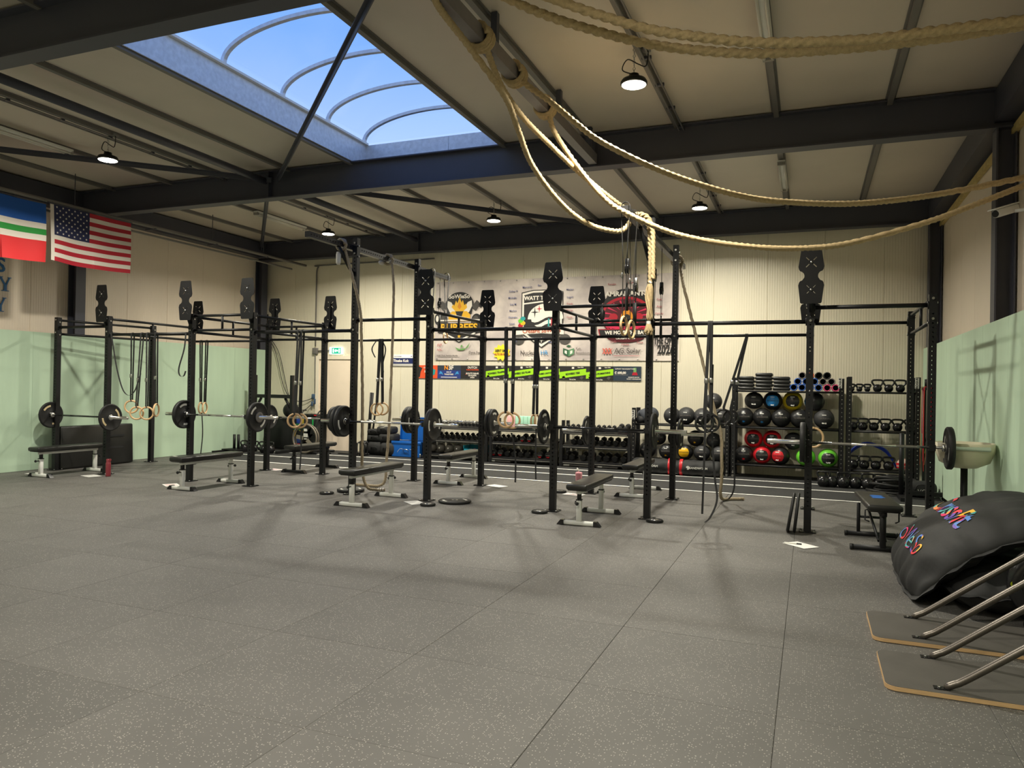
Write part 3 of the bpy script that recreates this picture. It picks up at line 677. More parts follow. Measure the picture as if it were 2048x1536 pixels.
bench('black topped bench with white legs in front of the two grey ropes', -5.49, 8.70, M_WHITEP)
bench('black topped bench with white legs behind the grey rope bay, before the lane', -5.39, 11.28, M_WHITEP)
bench('black topped bench with white legs beside the pink shaker, nearest of the white ones', -2.45, 8.78, M_WHITEP)
bench('black topped bench with white legs at the lane, before the long sandbag', -2.40, 11.30, M_WHITEP)
# black bench with blue lettering
t = thing('weight_bench', 'all black bench with blue lettering on its seat near the leaning plates', 'bench', (.68, 8.72, 0), .06, 'flat weight benches')
MB().rbox((0, 0, .455), (.32, 1.12, .06), .02, 3).rbox((0, 0, .418), (.28, 1.05, .016), .004, 1).build('seat', M_VINYL, t)
mb_ = mat('blue_print', lin(38, 110, 200), .55); b = MB()
for k, wv in enumerate((.10, .13, .12, .11, .13, .12)): b.bb((-.05 + (k % 2) * .012, -.02 + k * .042, .4876), (-.05 + wv, .012 + k * .042, .4884))
b.build('seat_print', mb_, t)
MB().rbox((0, 0, .386), (.05, .98, .05), .005, 1).build('frame_beam', M_BLACK, t)
MB().rbox((0, -.40, .20), (.055, .055, .33), .005, 1).build('leg', M_BLACK, t)
for s in (-1, 1): MB().rbox((s * .13, .40, .20), (.035, .035, .34), .004, 1).build('leg', M_BLACK, t)
MB().cyl((-.13, .40, .22), (.13, .40, .22), .014, n=8).build('cross_tube', M_BLACK, t)
for s in (-1, 1): MB().cyl((s * .03, -.36, .10), (s * .06, .30, .37), .014, n=8).build('brace', M_BLACK, t)
for y_, L_ in ((-.40, .27), (.40, .24)):
    f = MB().cyl((-L_, y_, .032), (L_, y_, .032), .028, n=14).build('foot_bar', M_BLACK, t)
    for s in (-1, 1): MB().cyl((s * L_, y_, .032), (s * (L_ + .03), y_, .032), .0295, n=14).build('end_cap', M_RUB, f)
for s in (-1, 1): MB().tube([(s * .12, -.30, .40), (s * .155, -.33, .40), (s * .155, -.33, .30), (s * .12, -.36, .29)], .008, 6).build('hook', M_BLACK, t)
# ================================================================ rings, ropes, pulleys
def ring(lab, x, y, z, bx, by, bz, br=.024, ax='Y', along='X', m=M_WOOD, ms=M_STRAP, tail=None, R=.100):
    t = thing('gymnastic_ring', lab, 'gym ring', (bx, by, bz), 0, 'gymnastic rings on straps')
    dx, dy, dz = x - bx, y - by, z - bz
    # how the ring has twisted on its strap: 'Y' faces the open floor, 'X' has swung almost side-on
    va = math.atan2(-x, y); tw = va * (.75 if ax == 'Y' else .9) + (0 if ax == 'Y' else 1.25)
    MB().torus((dx, dy, dz), R, .0145, 'Y', 30, 8, Matrix.Rotation(tw, 3, 'Z')).build('ring', m, t)
    e = Vector((0, 1, 0)) if along == 'X' else Vector((1, 0, 0)); sd = (1, 0, 0) if along == 'X' else (0, 1, 0)
    T = Vector((dx, dy, dz + R - .012)); g = br + .004
    path = [T - e * .016 + Vector((0, 0, -.006)), T - e * .018 + Vector((0, 0, .05)), T * .5 - e * .02, -e * g + Vector((0, 0, -.03)), -e * g]
    for k in range(1, 6): a = PI - PI * k / 6; path.append(e * g * math.cos(a) + Vector((0, 0, g * math.sin(a))))
    path += [e * g, e * g + Vector((0, 0, -.03)), T * .5 + e * .02, T + e * .018 + Vector((0, 0, .05)), T + e * .016 + Vector((0, 0, -.006))]
    MB().ribbon(path, .032, .003, sd).build('strap', ms, t)
    MB().rbox(T * .62 - e * .026, (.045, .016, .06) if along == 'X' else (.016, .045, .06), .004, 1).build('buckle', M_STEEL, t)
    if tail:
        MB().ribbon([Vector(p) - Vector((bx, by, bz)) for p in spline(tail, 6)], .024, .0025, sd).build('strap_tail', ms, t)
    return t
B12 = (YF, 2.35)
ring('wooden ring hanging alone, leftmost of the group beside the thick mats', -10.43, YF, 1.15, -10.43, YF, 2.35)
ring('wooden ring on a patterned strap, middle of the group by the flag wall', -10.275, YF - .03, 1.05, -10.22, YF, 2.35, ms=M_CAMO)
ring('wooden ring on a patterned strap, second of the overlapping pair by the flag wall', -10.11, YF + .02, 1.05, -10.09, YF, 2.35, ms=M_CAMO)
ring('wooden ring seen edge-on beside the far upright near the flag wall', -9.88, YF, 1.11, -9.91, YF, 2.35, ax='X')
ring('wooden ring edge-on behind the thick upright, nearer the flags', -10.72, YBK, 1.09, -10.74, YBK, 2.35, .021, ax='X', tail=[(-10.70, YBK + .01, 1.0), (-10.68, YBK + .02, .6), (-10.70, YBK, .2)])
ring('wooden ring edge-on behind the thick upright, on the banner side', -10.62, YBK, 1.09, -10.60, YBK, 2.35, .021, ax='X')
ring('wooden ring before the air bike wheel, front one of two', -7.10, YF - .035, 1.03, -7.08, YF, 2.36)
ring('wooden ring before the air bike wheel, rear one of two', -7.045, YF + .02, 1.028, -7.01, YF, 2.36, tail=[(-7.05, YF + .05, 1.0), (-7.04, YF + .05, .6), (-7.04, YF + .03, .30)])
ring('wooden ring on a knotted strap above the black sandbag pile, front one', -6.82, YBK - .03, 1.17, -6.80, YBK, 2.345, .021, tail=[(-6.82, YBK - .05, 2.36), (-6.92, YBK - .06, 2.2), (-6.86, YBK - .05, 2.05)])
ring('wooden ring on a knotted strap above the black sandbag pile, rear one', -6.75, YBK + .03, 1.18, -6.76, YBK, 2.345, .021, tail=[(-6.76, YBK - .04, 2.36), (-6.66, YBK - .05, 2.2), (-6.71, YBK - .04, 1.95), (-6.70, YBK - .04, 1.8)])
ring('wooden ring before the pink and mint yoga blocks, front one', -3.71, YF - .035, 1.155, -3.74, YF, 2.355)
ring('wooden ring before the pink and mint yoga blocks, rear one', -3.64, YF + .02, 1.145, -3.63, YF, 2.355, tail=[(-3.66, YF + .05, .98), (-3.62, YF + .05, .82), (-3.59, YF + .04, .60), (-3.585, YF + .03, .33)])
ring('wooden ring edge-on between the two middle uprights, nearer the banner bee', -4.0, YBK, 1.06, -3.98, YBK, 2.345, .021, ax='X', tail=[(-3.95, YBK - .03, 2.3), (-3.90, YBK - .03, 1.95), (-3.93, YBK - .03, 1.78), (-3.97, YBK - .03, 1.9)])
ring('wooden ring edge-on between the two middle uprights, nearer the ant emblem', -3.94, YBK, 1.06, -3.95, YBK, 2.345, .021, ax='X', tail=[(-3.96, YBK + .03, .95), (-3.96, YBK + .03, .5), (-3.95, YBK + .03, .15)])
ring('black ring before the wall ball shelf, front one of the straight hanging pair', -1.155, YF - .035, 1.19, -1.12, YF, 2.39, m=M_BLACKS, tail=[(-1.13, YF - .05, 1.9), (-1.14, YF - .06, 1.2), (-1.15, YF - .06, .6), (-1.16, YF - .06, .12)])
ring('black ring before the wall ball shelf, rear one of the straight hanging pair', -1.09, YF + .02, 1.20, -1.095, YF, 2.39, m=M_BLACKS, tail=[(-1.08, YF + .05, 1.9), (-1.08, YF + .06, 1.2), (-1.04, YF + .05, .6), (-1.00, YF + .02, .3), (-1.06, YF - .06, .10), (-1.12, YF - .10, .03)])
ring('black ring on the slanting strap beside the ball tower, front one', -1.12, YBK - .04, 1.22, -.835, YBK, 2.37, .021, m=M_BLACKS, tail=[(-.98, YBK - .05, 1.2), (-.97, YBK - .05, .6), (-.96, YBK - .03, .25), (-1.02, YBK - .02, .08), (-1.12, YBK - .02, .02)])
ring('black ring on the slanting strap beside the ball tower, rear one', -1.03, YBK + .02, 1.21, -.825, YBK, 2.37, .021, m=M_BLACKS)
ring('wooden ring half hidden behind the upright with the leaning plates', .05, 10.45, 1.0, 0, 10.45, 2.375, .021, along='Y', m=M_WOOD, R=.125)
for y, z, w_ in ((11.6, 2.44, 'first'), (12.15, 2.47, 'outermost')): ring('wooden ring hung from the far end of the beam with two grey ropes, %s' % w_, -6.178, y, z, -6.178, y, 3.60, .045, ax='X', along='Y', ms=M_CAMO)
for y, z, w_ in ((8.06, 2.28, 'outer'), (8.44, 2.27, 'inner')): ring('wooden ring hung below the pulleys on the frayed rope beam, %s one' % w_, -1.908, y, z, -1.908, y, 3.60, .045, ax='X', along='Y', ms=M_CAMO)
for lab, pts in (('loose black strap looping from the upright beside the wooden rings by the flags', [(-10.86, 9.06, 2.38), (-10.80, 9.05, 2.2), (-10.70, 9.05, 1.8), (-10.56, 9.05, 1.45), (-10.42, 9.05, 1.34), (-10.28, 9.05, 1.42), (-10.16, 9.05, 1.7)]),
                 ('loose black strap loop on the flag side of the second bay upright', [(-9.22, 9.06, 2.36), (-9.24, 9.05, 2.1), (-9.34, 9.05, 1.80), (-9.32, 9.05, 1.68), (-9.24, 9.05, 1.67), (-9.2, 9.05, 1.75)])):
    tag(MB().ribbon(spline(pts, 8), .026, .003, (1, .2, 0)).build('loose_strap', M_CAMO if '-10.8' in str(pts[0]) else M_STRAP), lab, 'strap')

# climbing ropes
def rope(name, lab, pts, r, m, n=18, pitch=.17, grp=None, cat='rope', res=18):
    t = thing(name, lab, cat, pts[0], 0, grp); o = Vector(pts[0])
    P = [p - o for p in spline(pts, res)]
    MB().tube(P, r, n, lobes=3, pitch=pitch).build('rope_strand', m, t)
    return t
def wraps(t, c, rad, ax, r, m, turns=3.2, w_=.14, name='knot'):
    o = Vector(t.location); P = []; N = int(turns * 14)
    for i in range(N + 1):
        a = 2 * PI * i / 14; d = (i / N - .5) * w_
        P.append(Vector(c) - o + (Vector((math.cos(a) * rad, d, math.sin(a) * rad)) if ax == 'Y' else Vector((d, math.cos(a) * rad, math.sin(a) * rad))))
    MB().tube(P, r, 15, lobes=3, pitch=.15).build(name, m, t)
rb = thing('rope_beam', 'grey steel bar under the roof carrying three knotted ropes', 'beam', (-2.75, 0, 4.67))
MB().bb((-.055, 4.87, -.065), (.055, 9.68, .065)).build('bar', mat('mauve_steel', lin(118, 112, 114), .45, vary=.1), rb)
for y in (5.0, 6.3, 8.2, 9.5): MB().bb((-.03, y - .03, .065), (.03, y + .03, .37)).build('hanger', M_BEAM, rb)
C = Vector((0, 0, 1.58))
def push(pts, k): return [tuple(C + (Vector(p) - C) * k) for p in pts]
G = 'thick natural ropes slung under the roof'
t = rope('climbing_rope', 'thick natural rope sagging low from the roof bar and over the tall frame, lowest curve', [(-2.72, 5.0, 4.62), (-2.77, 5.25, 4.58), (-2.75, 5.76, 4.49), (-2.68, 6.41, 4.29), (-2.69, 6.77, 4.11), (-2.68, 7.16, 3.87), (-2.53, 7.64, 3.59), (-2.32, 7.99, 3.42), (-2.08, 8.28, 3.38), (-2.0, 8.48, 3.46), (-1.95, 8.60, 3.60), (-1.88, 8.64, 3.64), (-1.79, 8.68, 3.60), (-1.735, 8.70, 3.45), (-1.725, 8.70, 3.2), (-1.72, 8.70, 2.88)], .026, M_ROPE, grp=G)
wraps(t, (-2.75, 4.98, 4.67), .10, 'Y', .022, M_ROPE)
t = rope('climbing_rope', 'thick natural rope ending in a long frayed tassel beside the tall upright', [(-2.70, 5.97, 4.62), (-2.75, 6.26, 4.54), (-2.77, 6.61, 4.43), (-2.71, 7.01, 4.29), (-2.58, 7.43, 4.15), (-2.43, 7.83, 4.0), (-2.25, 8.21, 3.85), (-2.08, 8.55, 3.73), (-1.95, 8.78, 3.66), (-1.88, 8.83, 3.64), (-1.82, 8.85, 3.56), (-1.795, 8.86, 3.4), (-1.79, 8.87, 3.2), (-1.79, 8.88, 2.86)], .026, M_ROPE, grp=G)
wraps(t, (-2.75, 5.97, 4.67), .10, 'Y', .022, M_ROPE)
o_ = Vector(t.location); b = MB()
for k in range(22):
    a = k * 2.4; q = .010 + .030 * ((k * 7) % 10) / 10
    ph = k * 1.3
    pts = [(-1.79 + .012 * math.cos(a), 8.88 + .012 * math.sin(a), 2.87)] + [(-1.795 + (q + .006 * math.sin(ph + j)) * math.cos(a + j * .5) * (1 + .25 * math.sin(j * 1.1)), 8.88 + (q + .006 * math.cos(ph + j)) * math.sin(a + j * .5), 2.87 - j * .085) for j in range(1, 6)] + [(-1.80 + .014 * math.cos(a), 8.88 + .014 * math.sin(a), 2.385)] + [(-1.80 + (q + .018) * math.cos(a), 8.88 + (q + .018) * math.sin(a), 2.28 - .02 * (k % 3))]
    b.tube([Vector(p) - o_ for p in spline(pts, 4)], .0085, 6)
tag(b.build('frayed_end', M_ROPE, t), 'loose frayed rope strands')
b = MB().lathe([(.026, -.02), (.028, 0), (.026, .02)], Vector((-1.80, 8.88, 2.385)) - o_, 'Z', 14).lathe([(.026, -.015), (.028, 0), (.026, .015)], Vector((-1.79, 8.88, 2.87)) - o_, 'Z', 14); b.build('tape_band', M_TAPE, t)
t = rope('climbing_rope', 'thick natural rope in the lower long sag to the camera wall', [(-2.70, 7.71, 4.62), (-2.64, 7.74, 4.39), (-2.36, 7.8, 3.97), (-2.06, 7.85, 3.62), (-1.82, 7.87, 3.46), (-1.45, 7.93, 3.28), (-1.09, 7.98, 3.17), (-0.59, 8.04, 3.08), (-0.11, 8.11, 3.05), (0.36, 8.17, 3.09), (1.03, 8.27, 3.27), (1.46, 8.33, 3.43), (1.88, 8.4, 3.6), (2.05, 8.43, 3.67)], .026, M_ROPE, grp=G)
wraps(t, (-2.75, 7.71, 4.67), .10, 'Y', .022, M_ROPE)
t = rope('climbing_rope', 'thick natural rope in the upper long sag to the camera wall', [(-2.70, 6.79, 4.62), (-2.6, 6.84, 4.54), (-2.41, 6.91, 4.4), (-2.18, 7.0, 4.2), (-1.95, 7.09, 4.02), (-1.48, 7.24, 3.77), (-1.02, 7.39, 3.59), (-0.56, 7.53, 3.46), (-0.11, 7.67, 3.41), (0.34, 7.81, 3.4), (0.78, 7.95, 3.44), (1.21, 8.09, 3.51), (1.85, 8.3, 3.65), (2.05, 8.36, 3.72)], .026, M_ROPE, grp=G)
wraps(t, (-2.75, 6.79, 4.67), .10, 'Y', .022, M_ROPE)
e1 = push([(-1.17, 3.4, 3.46), (-0.95, 3.43, 3.36), (-0.72, 3.46, 3.27), (-0.49, 3.49, 3.21), (-0.27, 3.53, 3.17), (-0.06, 3.56, 3.15), (0.24, 3.61, 3.14), (0.44, 3.64, 3.15), (0.63, 3.67, 3.16), (0.82, 3.7, 3.17)], 1.30)
e2 = push([(-1.45, 3.5, 3.56), (-1.24, 3.53, 3.45), (-0.99, 3.57, 3.35), (-0.75, 3.61, 3.27), (-0.51, 3.65, 3.22), (-0.29, 3.69, 3.19), (-0.06, 3.73, 3.18), (0.26, 3.78, 3.18), (0.57, 3.84, 3.2), (0.86, 3.9, 3.23)], 1.30)
rope('climbing_rope', 'thick natural rope nearest the camera, upper of the two along the top edge', [(-2.6, 4.36, 4.78), (-2.1, 4.38, 4.32)] + e1 + [(1.45, 4.95, 3.72), (2.05, 5.1, 3.9)], .026, M_ROPE, 18, .21, grp=G)
rope('climbing_rope', 'thick natural rope lower of the two near ropes along the top edge', [(-2.75, 4.50, 4.72), (-2.35, 4.52, 4.45)] + e2 + [(1.5, 5.2, 3.78), (2.05, 5.36, 3.96)], .026, M_ROPE, 18, .21, grp=G)
GR = 'aged climbing ropes on the rig'
t = rope('climbing_rope', 'grey climbing rope slanting from a taped knot in front of the tall upright', [(-6.13, 8.88, 3.50), (-6.09, 8.92, 3.3), (-5.99, 9.0, 2.85), (-5.95, 9.04, 2.55), (-5.95, 9.06, 2.3), (-6.00, 9.2, 1.36), (-6.05, 9.30, .4), (-6.03, 9.40, .09), (-5.95, 9.52, .03), (-5.84, 9.60, .025)], .019, M_ROPEG, grp=GR, pitch=.11)
wraps(t, (-6.178, 8.86, 3.558), .075, 'Y', .018, M_ROPEG, 1.6, .05)
MB().lathe([(.0, -.09), (.022, -.09), (.034, -.06), (.036, .05), (.028, .09), (0, .09)], Vector((-6.20, 8.83, 3.36)) - Vector(t.location), 'Z', 14).build('tape_sleeve', M_TAPE, t)
b = MB()
for k in range(3): b.lathe([(.024, -.012), (.024, .012)], Vector((-5.92 + k * .03, 9.55 + k * .018, .027)) - Vector(t.location), 'X', 12)
b.build('whipping', M_TAPE, t)
t = rope('climbing_rope', 'grey climbing rope hanging straight from the overhead beam with its end on the floor', [(-6.13, 10.14, 3.50), (-6.10, 10.13, 3.4), (-6.06, 10.11, 2.91), (-6.03, 10.02, 1.35), (-6.04, 9.96, .4), (-6.05, 9.94, .12), (-6.14, 9.92, .03), (-6.35, 9.90, .025), (-6.60, 9.90, .025)], .019, M_ROPEG, grp=GR, pitch=.11)
wraps(t, (-6.178, 10.12, 3.558), .075, 'Y', .018, M_ROPEG, 1.6, .05)
MB().lathe([(.0, -.06), (.022, -.05), (.034, -.02), (.034, .04), (0, .06)], Vector((-6.26, 10.05, 3.50)) - Vector(t.location), 'Y', 14).build('tape_sleeve', M_TAPE, t)
t = rope('climbing_rope', 'grey climbing rope slanting from the far beam end past the black rings to the floor', [(-1.86, 11.51, 3.52), (-1.78, 11.2, 3.25), (-1.66, 10.9, 2.89), (-1.42, 10.85, 2.0), (-1.22, 10.8, 1.24), (-1.14, 10.8, .96), (-1.13, 10.85, .4), (-1.15, 10.92, .14), (-1.13, 11.05, .035), (-1.04, 11.2, .025), (-.86, 11.30, .025)], .020, M_ROPEG, grp=GR, pitch=.11)
wraps(t, (-1.908, 11.51, 3.558), .078, 'Y', .019, M_ROPEG, 1.6, .05)
# pulleys
def pulley(lab, x, y, z, zh, side=1):
    t = thing('cable_pulley', lab, 'pulley', (x, y, 3.52), 0, 'cable pulleys on the overhead beams'); d = z - 3.52
    MB().lathe([(.0, -.02), (.058, -.02), (.062, -.014), (.05, 0), (.062, .014), (.058, .02), (0, .02)], (0, 0, d), 'X', 22).build('sheave', M_BLACKS, t)
    MB().rbox((0, 0, d + .05), (.05, .03, .13), .008, 1).build('pulley_block', M_STEEL if side < 0 else M_BLACK, t)
    MB().cyl((0, -.012, 0), (0, 0, d + .1), .005, n=6).cyl((0, .06, d), (0, .03, zh - 3.52 + .15), .004, n=6).cyl((0, -.06, d), (0, -.03, zh - 3.52 + .15), .004, n=6).build('cable', M_STRAP, t)
    MB().cyl((0, 0, zh - 3.52 - .16), (0, 0, zh - 3.52 + .1), .018, n=10).tube([(0, -.03, zh - 3.52 + .15), (0, 0, zh - 3.52 + .1), (0, .03, zh - 3.52 + .15)], .006, 6).build('handle', M_RUB, t)
pulley('black cable pulley on the near end of the beam, above the outer wooden ring', -1.908, 8.18, 2.93, 2.62)
pulley('black pulley with silver block next to the tall upright', -1.908, 8.62, 2.78, 2.50, -1)
pulley('black cable pulley between the two tall uprights, upper one beside the tassel', -1.908, 9.75, 3.06, 2.42)
pulley('black cable pulley between the two tall uprights, lower one by the rear upright', -1.908, 10.25, 2.95, 2.45)
pulley('black cable pulley on the far end of the beam with the grey ropes', -6.178, 11.9, 3.05, 2.75)
# ================================================================ racks along the back wall
def ip(v, tab):
    for (a, A), (c, D) in zip(tab[:-1], tab[1:]):
        if v <= c or (c, D) == tab[-1]: return A + (v - a) * (D - A) / (c - a)
def hexbell(r, L, s):
    b = MB()
    if True:
        y0, y1 = s * L * .5, s * (L * .5 - r * 1.15); rr = [r * .80, r, r, r * .80]; ys = [y0, y0 - s * r * .2, y1 + s * r * .2, y1]
        vs = [(q * math.cos(PI / 6 + k * PI / 3), y, q * math.sin(PI / 6 + k * PI / 3)) for q, y in zip(rr, ys) for k in range(6)]
        b.add(vs, [(i * 6 + k, i * 6 + (k + 1) % 6, i * 6 + 6 + (k + 1) % 6, i * 6 + 6 + k) for i in range(3) for k in range(6)] + [tuple(range(6)), tuple(range(18, 24))])
    return b
def add_hex(t, r, L):
    for s in (-1, 1): hexbell(r, L, s).build('hex_head', M_RUB, t)
    MB().cyl((0, -L * .5 + r, 0), (0, L * .5 - r, 0), .015, n=8).build('grip', M_CHROME, t)
def add_round(t, r, L):
    for s in (-1, 1): b = MB(); b.lathe([(0, s * L * .5), (r * .9, s * L * .5), (r, s * (L * .5 - .012)), (r, s * (L * .5 - r * 1.1)), (r * .85, s * (L * .5 - r * 1.25)), (0, s * (L * .5 - r * 1.25))], axis='Y', n=20).build('round_head', M_RUB, t)
    MB().cyl((0, -L * .5 + r, 0), (0, L * .5 - r, 0), .015, n=8).build('grip', M_CHROME, t)
    y = -L * .5 - .0012
    b = MB().bb((-r * .7, y, -r * .05), (r * .7, y + .001, r * .12)); b.build('stripe', M_GREYP, t)
    MB().prism([(-r * .6, -r * .35), (r * .6, -r * .35), (r * .3, -r * .75), (-r * .3, -r * .75)], 'XZ', y, .001).build('red_mark', M_RED, t)
RK = [(-7.80, -6.27, 'below the bee emblem'), (-6.23, -4.72, 'holding the yoga blocks'), (-4.68, -3.22, 'next to the wall ball shelf')]
TZ = [.11, .43, .71]
for a, c, lab in RK:
    t = thing('dumbbell_rack', 'black three tier dumbbell rack %s' % lab, 'rack', (a, 14.35, 0))
    W_ = c - a
    for x in (.03, W_ - .03):
        for y in (0.03, .47): MB().bb((x - .03, y - .03, 0), (x + .03, y + .03, .80 if y < .1 else .92)).build('upright', M_BLACK, t)
        MB().bb((x - .03, .06, .0), (x + .03, .44, .05)).build('foot_bar', M_BLACK, t)
    for z in TZ:
        b = MB(); b.add([(.06, 0, z - .05), (W_ - .06, 0, z - .05), (W_ - .06, 0, z), (.06, 0, z), (.06, .02, z), (W_ - .06, .02, z), (W_ - .06, .46, z + .10), (.06, .46, z + .10), (.06, .46, z + .08), (W_ - .06, .46, z + .08), (.06, .02, z - .05), (W_ - .06, .02, z - .05)],
            [(0, 1, 2, 3), (3, 2, 5, 4), (4, 5, 6, 7), (7, 6, 9, 8), (8, 9, 11, 10), (10, 11, 1, 0)]); b.build('tray', M_BLACK, t, fix=False)
        MB().bb((.08, -.004, z - .028), (W_ - .08, 0, z - .020)).build('tray_edge', M_GREYP, t)
TX = [(850, -7.76), (930, -6.79), (978, -6.23), (1040, -5.54), (1119, -4.67), (1200, -3.84), (1262, -3.22)]
hexes = {}
def put_db(px, tier, r, L, kind, lab, grp):
    k = (kind, r, L); x = ip(px, TX); y = 14.35 + .235; z = TZ[tier] + .05 + r * (.90 if kind == 'h' else 1.02); sc = .1 / .44
    if k in hexes: return dup(hexes[k], (x, y, z), (math.atan(.227), 0, 0), lab, grp)
    t = thing('dumbbell', lab, 'dumbbell', (x, y, z), 0, grp); t.rotation_euler = (math.atan(.227), 0, 0); (add_hex if kind == 'h' else add_round)(t, r, L); hexes[k] = t
def row(pxs, tier, r, L, kind, lab): 
    for i_, p in enumerate(pxs): put_db(p, tier, r, L, kind, lab.replace('dumbbell on', 'dumbbell %s on' % ORD[i_]) if 'dumbbell on' in lab else lab.replace('dumbbell ', 'dumbbell %s ' % ORD[i_], 1), lab)
ORD = ['first from the door', 'second from the door', 'third from the door', 'fourth from the door', 'fifth from the door', 'sixth from the door', 'seventh from the door', 'eighth from the door', 'ninth from the door', 'tenth from the door', 'eleventh from the door', 'twelfth from the door', 'thirteenth from the door', 'fourteenth from the door', 'fifteenth from the door']
row([857 + 7.6 * k for k in range(15)], 2, .036, .20, 'h', 'tiny black hex dumbbell on the top tier below the bee emblem')
row([859 + 10.6 * k for k in range(11)], 1, .047, .24, 'h', 'small black hex dumbbell on the middle tier below the bee emblem')
row([985 + 10.3 * k for k in range(5)], 1, .047, .24, 'h', 'black hex dumbbell on the middle tier of the yoga rack')
row([1041, 1055], 1, .058, .28, 'r', 'round black dumbbell on the middle tier of the yoga rack')
row([983, 997], 0, .066, .30, 'r', 'round black dumbbell on the yoga rack bottom tier, bee end')
row([1011, 1024.5, 1038, 1052], 0, .062, .30, 'h', 'black hex dumbbell on the bottom tier of the yoga rack')
row([1077, 1093], 0, .066, .30, 'r', 'round black dumbbell on the yoga rack bottom tier, far end')
row([1126 + 10.6 * k for k in range(10)], 2, .043, .22, 'h', 'small black hex dumbbell on the top tier by the wall balls')
row([1236, 1249], 2, .056, .26, 'r', 'round black dumbbell on the top tier by the wall balls')
row([1144, 1157.5, 1171, 1184.5, 1200, 1214, 1229, 1245], 1, .062, .30, 'h', 'black hex dumbbell on the middle tier by the wall balls')
row([1128, 1141, 1164, 1178, 1195, 1211, 1228, 1246], 0, .068, .32, 'h', 'large black hex dumbbell on the bottom tier by the wall balls')
# slam balls and teal bin
S0 = None
for k, (x, wz) in enumerate(((-7.64, 0), (-7.435, 0), (-7.225, 0), (-7.02, .0))):
    lab = 'matt grey slam ball in the bottom tray, %s' % ('first from the blue toolbox', 'second from the blue toolbox', 'third from the blue toolbox', 'darker one next to the teal bin')[k]
    t = thing('slam_ball', lab, 'ball', (x, 14.52, .11 + .135), 0, 'slam balls'); MB().sphere((0, 0, 0), .1, 24, 14).build('shell', mat('grey_rubber_ball', lin(92, 88, 80), .5, vary=.15, vscale=14, bump=.2, bscale=90), t); MB().lathe([(0, -.1008), (.012, -.1004), (.016, -.099)], (0, 0, .0), 'Y', 12).build('valve', M_WHITE, t)
mt = mat('teal_plastic', lin(20, 150, 176), .4)
t = thing('storage_bin', 'teal plastic bin of small items on the bottom tray beside the slam balls', 'bin', (-6.62, 14.56, .16))
for a, c in (((-.23, -.16, 0), (.23, .16, .012)), ((-.23, -.16, 0), (-.215, .16, .17)), ((.215, -.16, 0), (.23, .16, .17)), ((-.23, -.16, 0), (.23, -.145, .10)), ((-.23, .145, 0), (.23, .16, .17))): MB().bb(a, c).build('side', mt, t)
for k, (x, m, lab) in enumerate(((-6.62, M_PINK, 'pink massage ball in the teal bin'), (-6.52, mat('salmon', lin(230, 140, 130), .5), 'salmon massage ball in the teal bin'), (-6.72, M_RUB, 'black massage ball in the teal bin'))):
    tag(MB().sphere((0, 0, 0), .045, 14, 9).build('massage_ball', m, None, (x, 14.49, .22)), lab, 'ball', 'massage balls')
# yoga blocks
for k in range(6):
    m = mat('pink_block', lin(240, 178, 178), .7) if k < 2 else mat('mint_block', lin(172, 222, 196), .7)
    lab = '%s foam yoga block on the top tray, %s' % ('pink' if k < 2 else 'mint', ('first', 'second', 'first', 'second', 'third', 'last')[k] + ' of its colour from the bee side')
    tag(MB().rbox((0, 0, 0), (.088, .16, .23), .008).build('yoga_block', m, None, (-5.83 + k * .0925, 14.53, .71 + .05 + .115)), lab, 'yoga block', 'yoga blocks')
for k, (x, L_) in enumerate(((-6.0, .5), (-4.35, .6), (-3.7, .45))):
    t = thing('step_board', '%s under the dumbbell rack, %s' % (('grey step board', 'grey step board with white stripes', 'grey step board with white end')[k], ('below the yoga blocks', 'next to the wall balls', 'at its last corner')[k]), 'step', (x, 14.52, .0065))
    MB().rbox((0, 0, .035), (L_, .30, .05), .012, 1).build('deck', M_PURLIN, t); MB().bb((-L_ * .4, -.153, .02), (-L_ * .2, -.150, .05)).build('white_mark', M_WHITE, t)

# ---- storage racks for balls and kettlebells
def rack(nm, lab, x0, x1, yf, h, shelves, dp=.48, mesh_back=False):
    t = thing(nm, lab, 'rack', (x0, yf, 0)); W_ = x1 - x0
    for x in (.035, W_ - .035):
        for y in (.035, dp - .035):
            u = MB().bb((x - .035, y - .035, .0), (x + .035, y + .035, h)).build('upright', M_BLACK, t)
            b = MB()
            for k in range(int((h - .2) / .075)): b.cyl((x, y - .0352, .12 + k * .075), (x, y - .0362, .12 + k * .075), .009, n=8)
            if y < .1: tag(b.build('holes', M_STEEL, t), None, None, None, 'stuff'); MB().cyl((x, y - .035, .03), (x, y - .07, .03), .022, n=10).cyl((x, y - .035, .09), (x, y - .06, .09), .016, n=10).build('foot_bolt', M_STEEL, u)
    for z in shelves:
        for y in (.035, dp - .035): MB().cyl((.07, y, z - .018), (W_ - .07, y, z - .018), .018, n=10).build('shelf_rail', M_BLACK, t)
        MB().bb((.07, .05, z - .030), (W_ - .07, dp - .05, z - .012)).build('shelf', M_BLACK, t)
    return t
low = rack('ball_rack', 'low black two shelf rack of wall balls between dumbbells and tower', -3.20, -1.37, 14.32, 1.23, (.25, .93))
tow = rack('ball_rack', 'tall black rack with foam rollers on top and coloured wall balls', -1.33, .57, 14.32, 1.84, (.25, .94, 1.61))
kbr = rack('kettlebell_rack', 'black kettlebell rack in the corner by the mint wall', .61, 1.72, 14.02, 1.87, (.28, .95, 1.62))
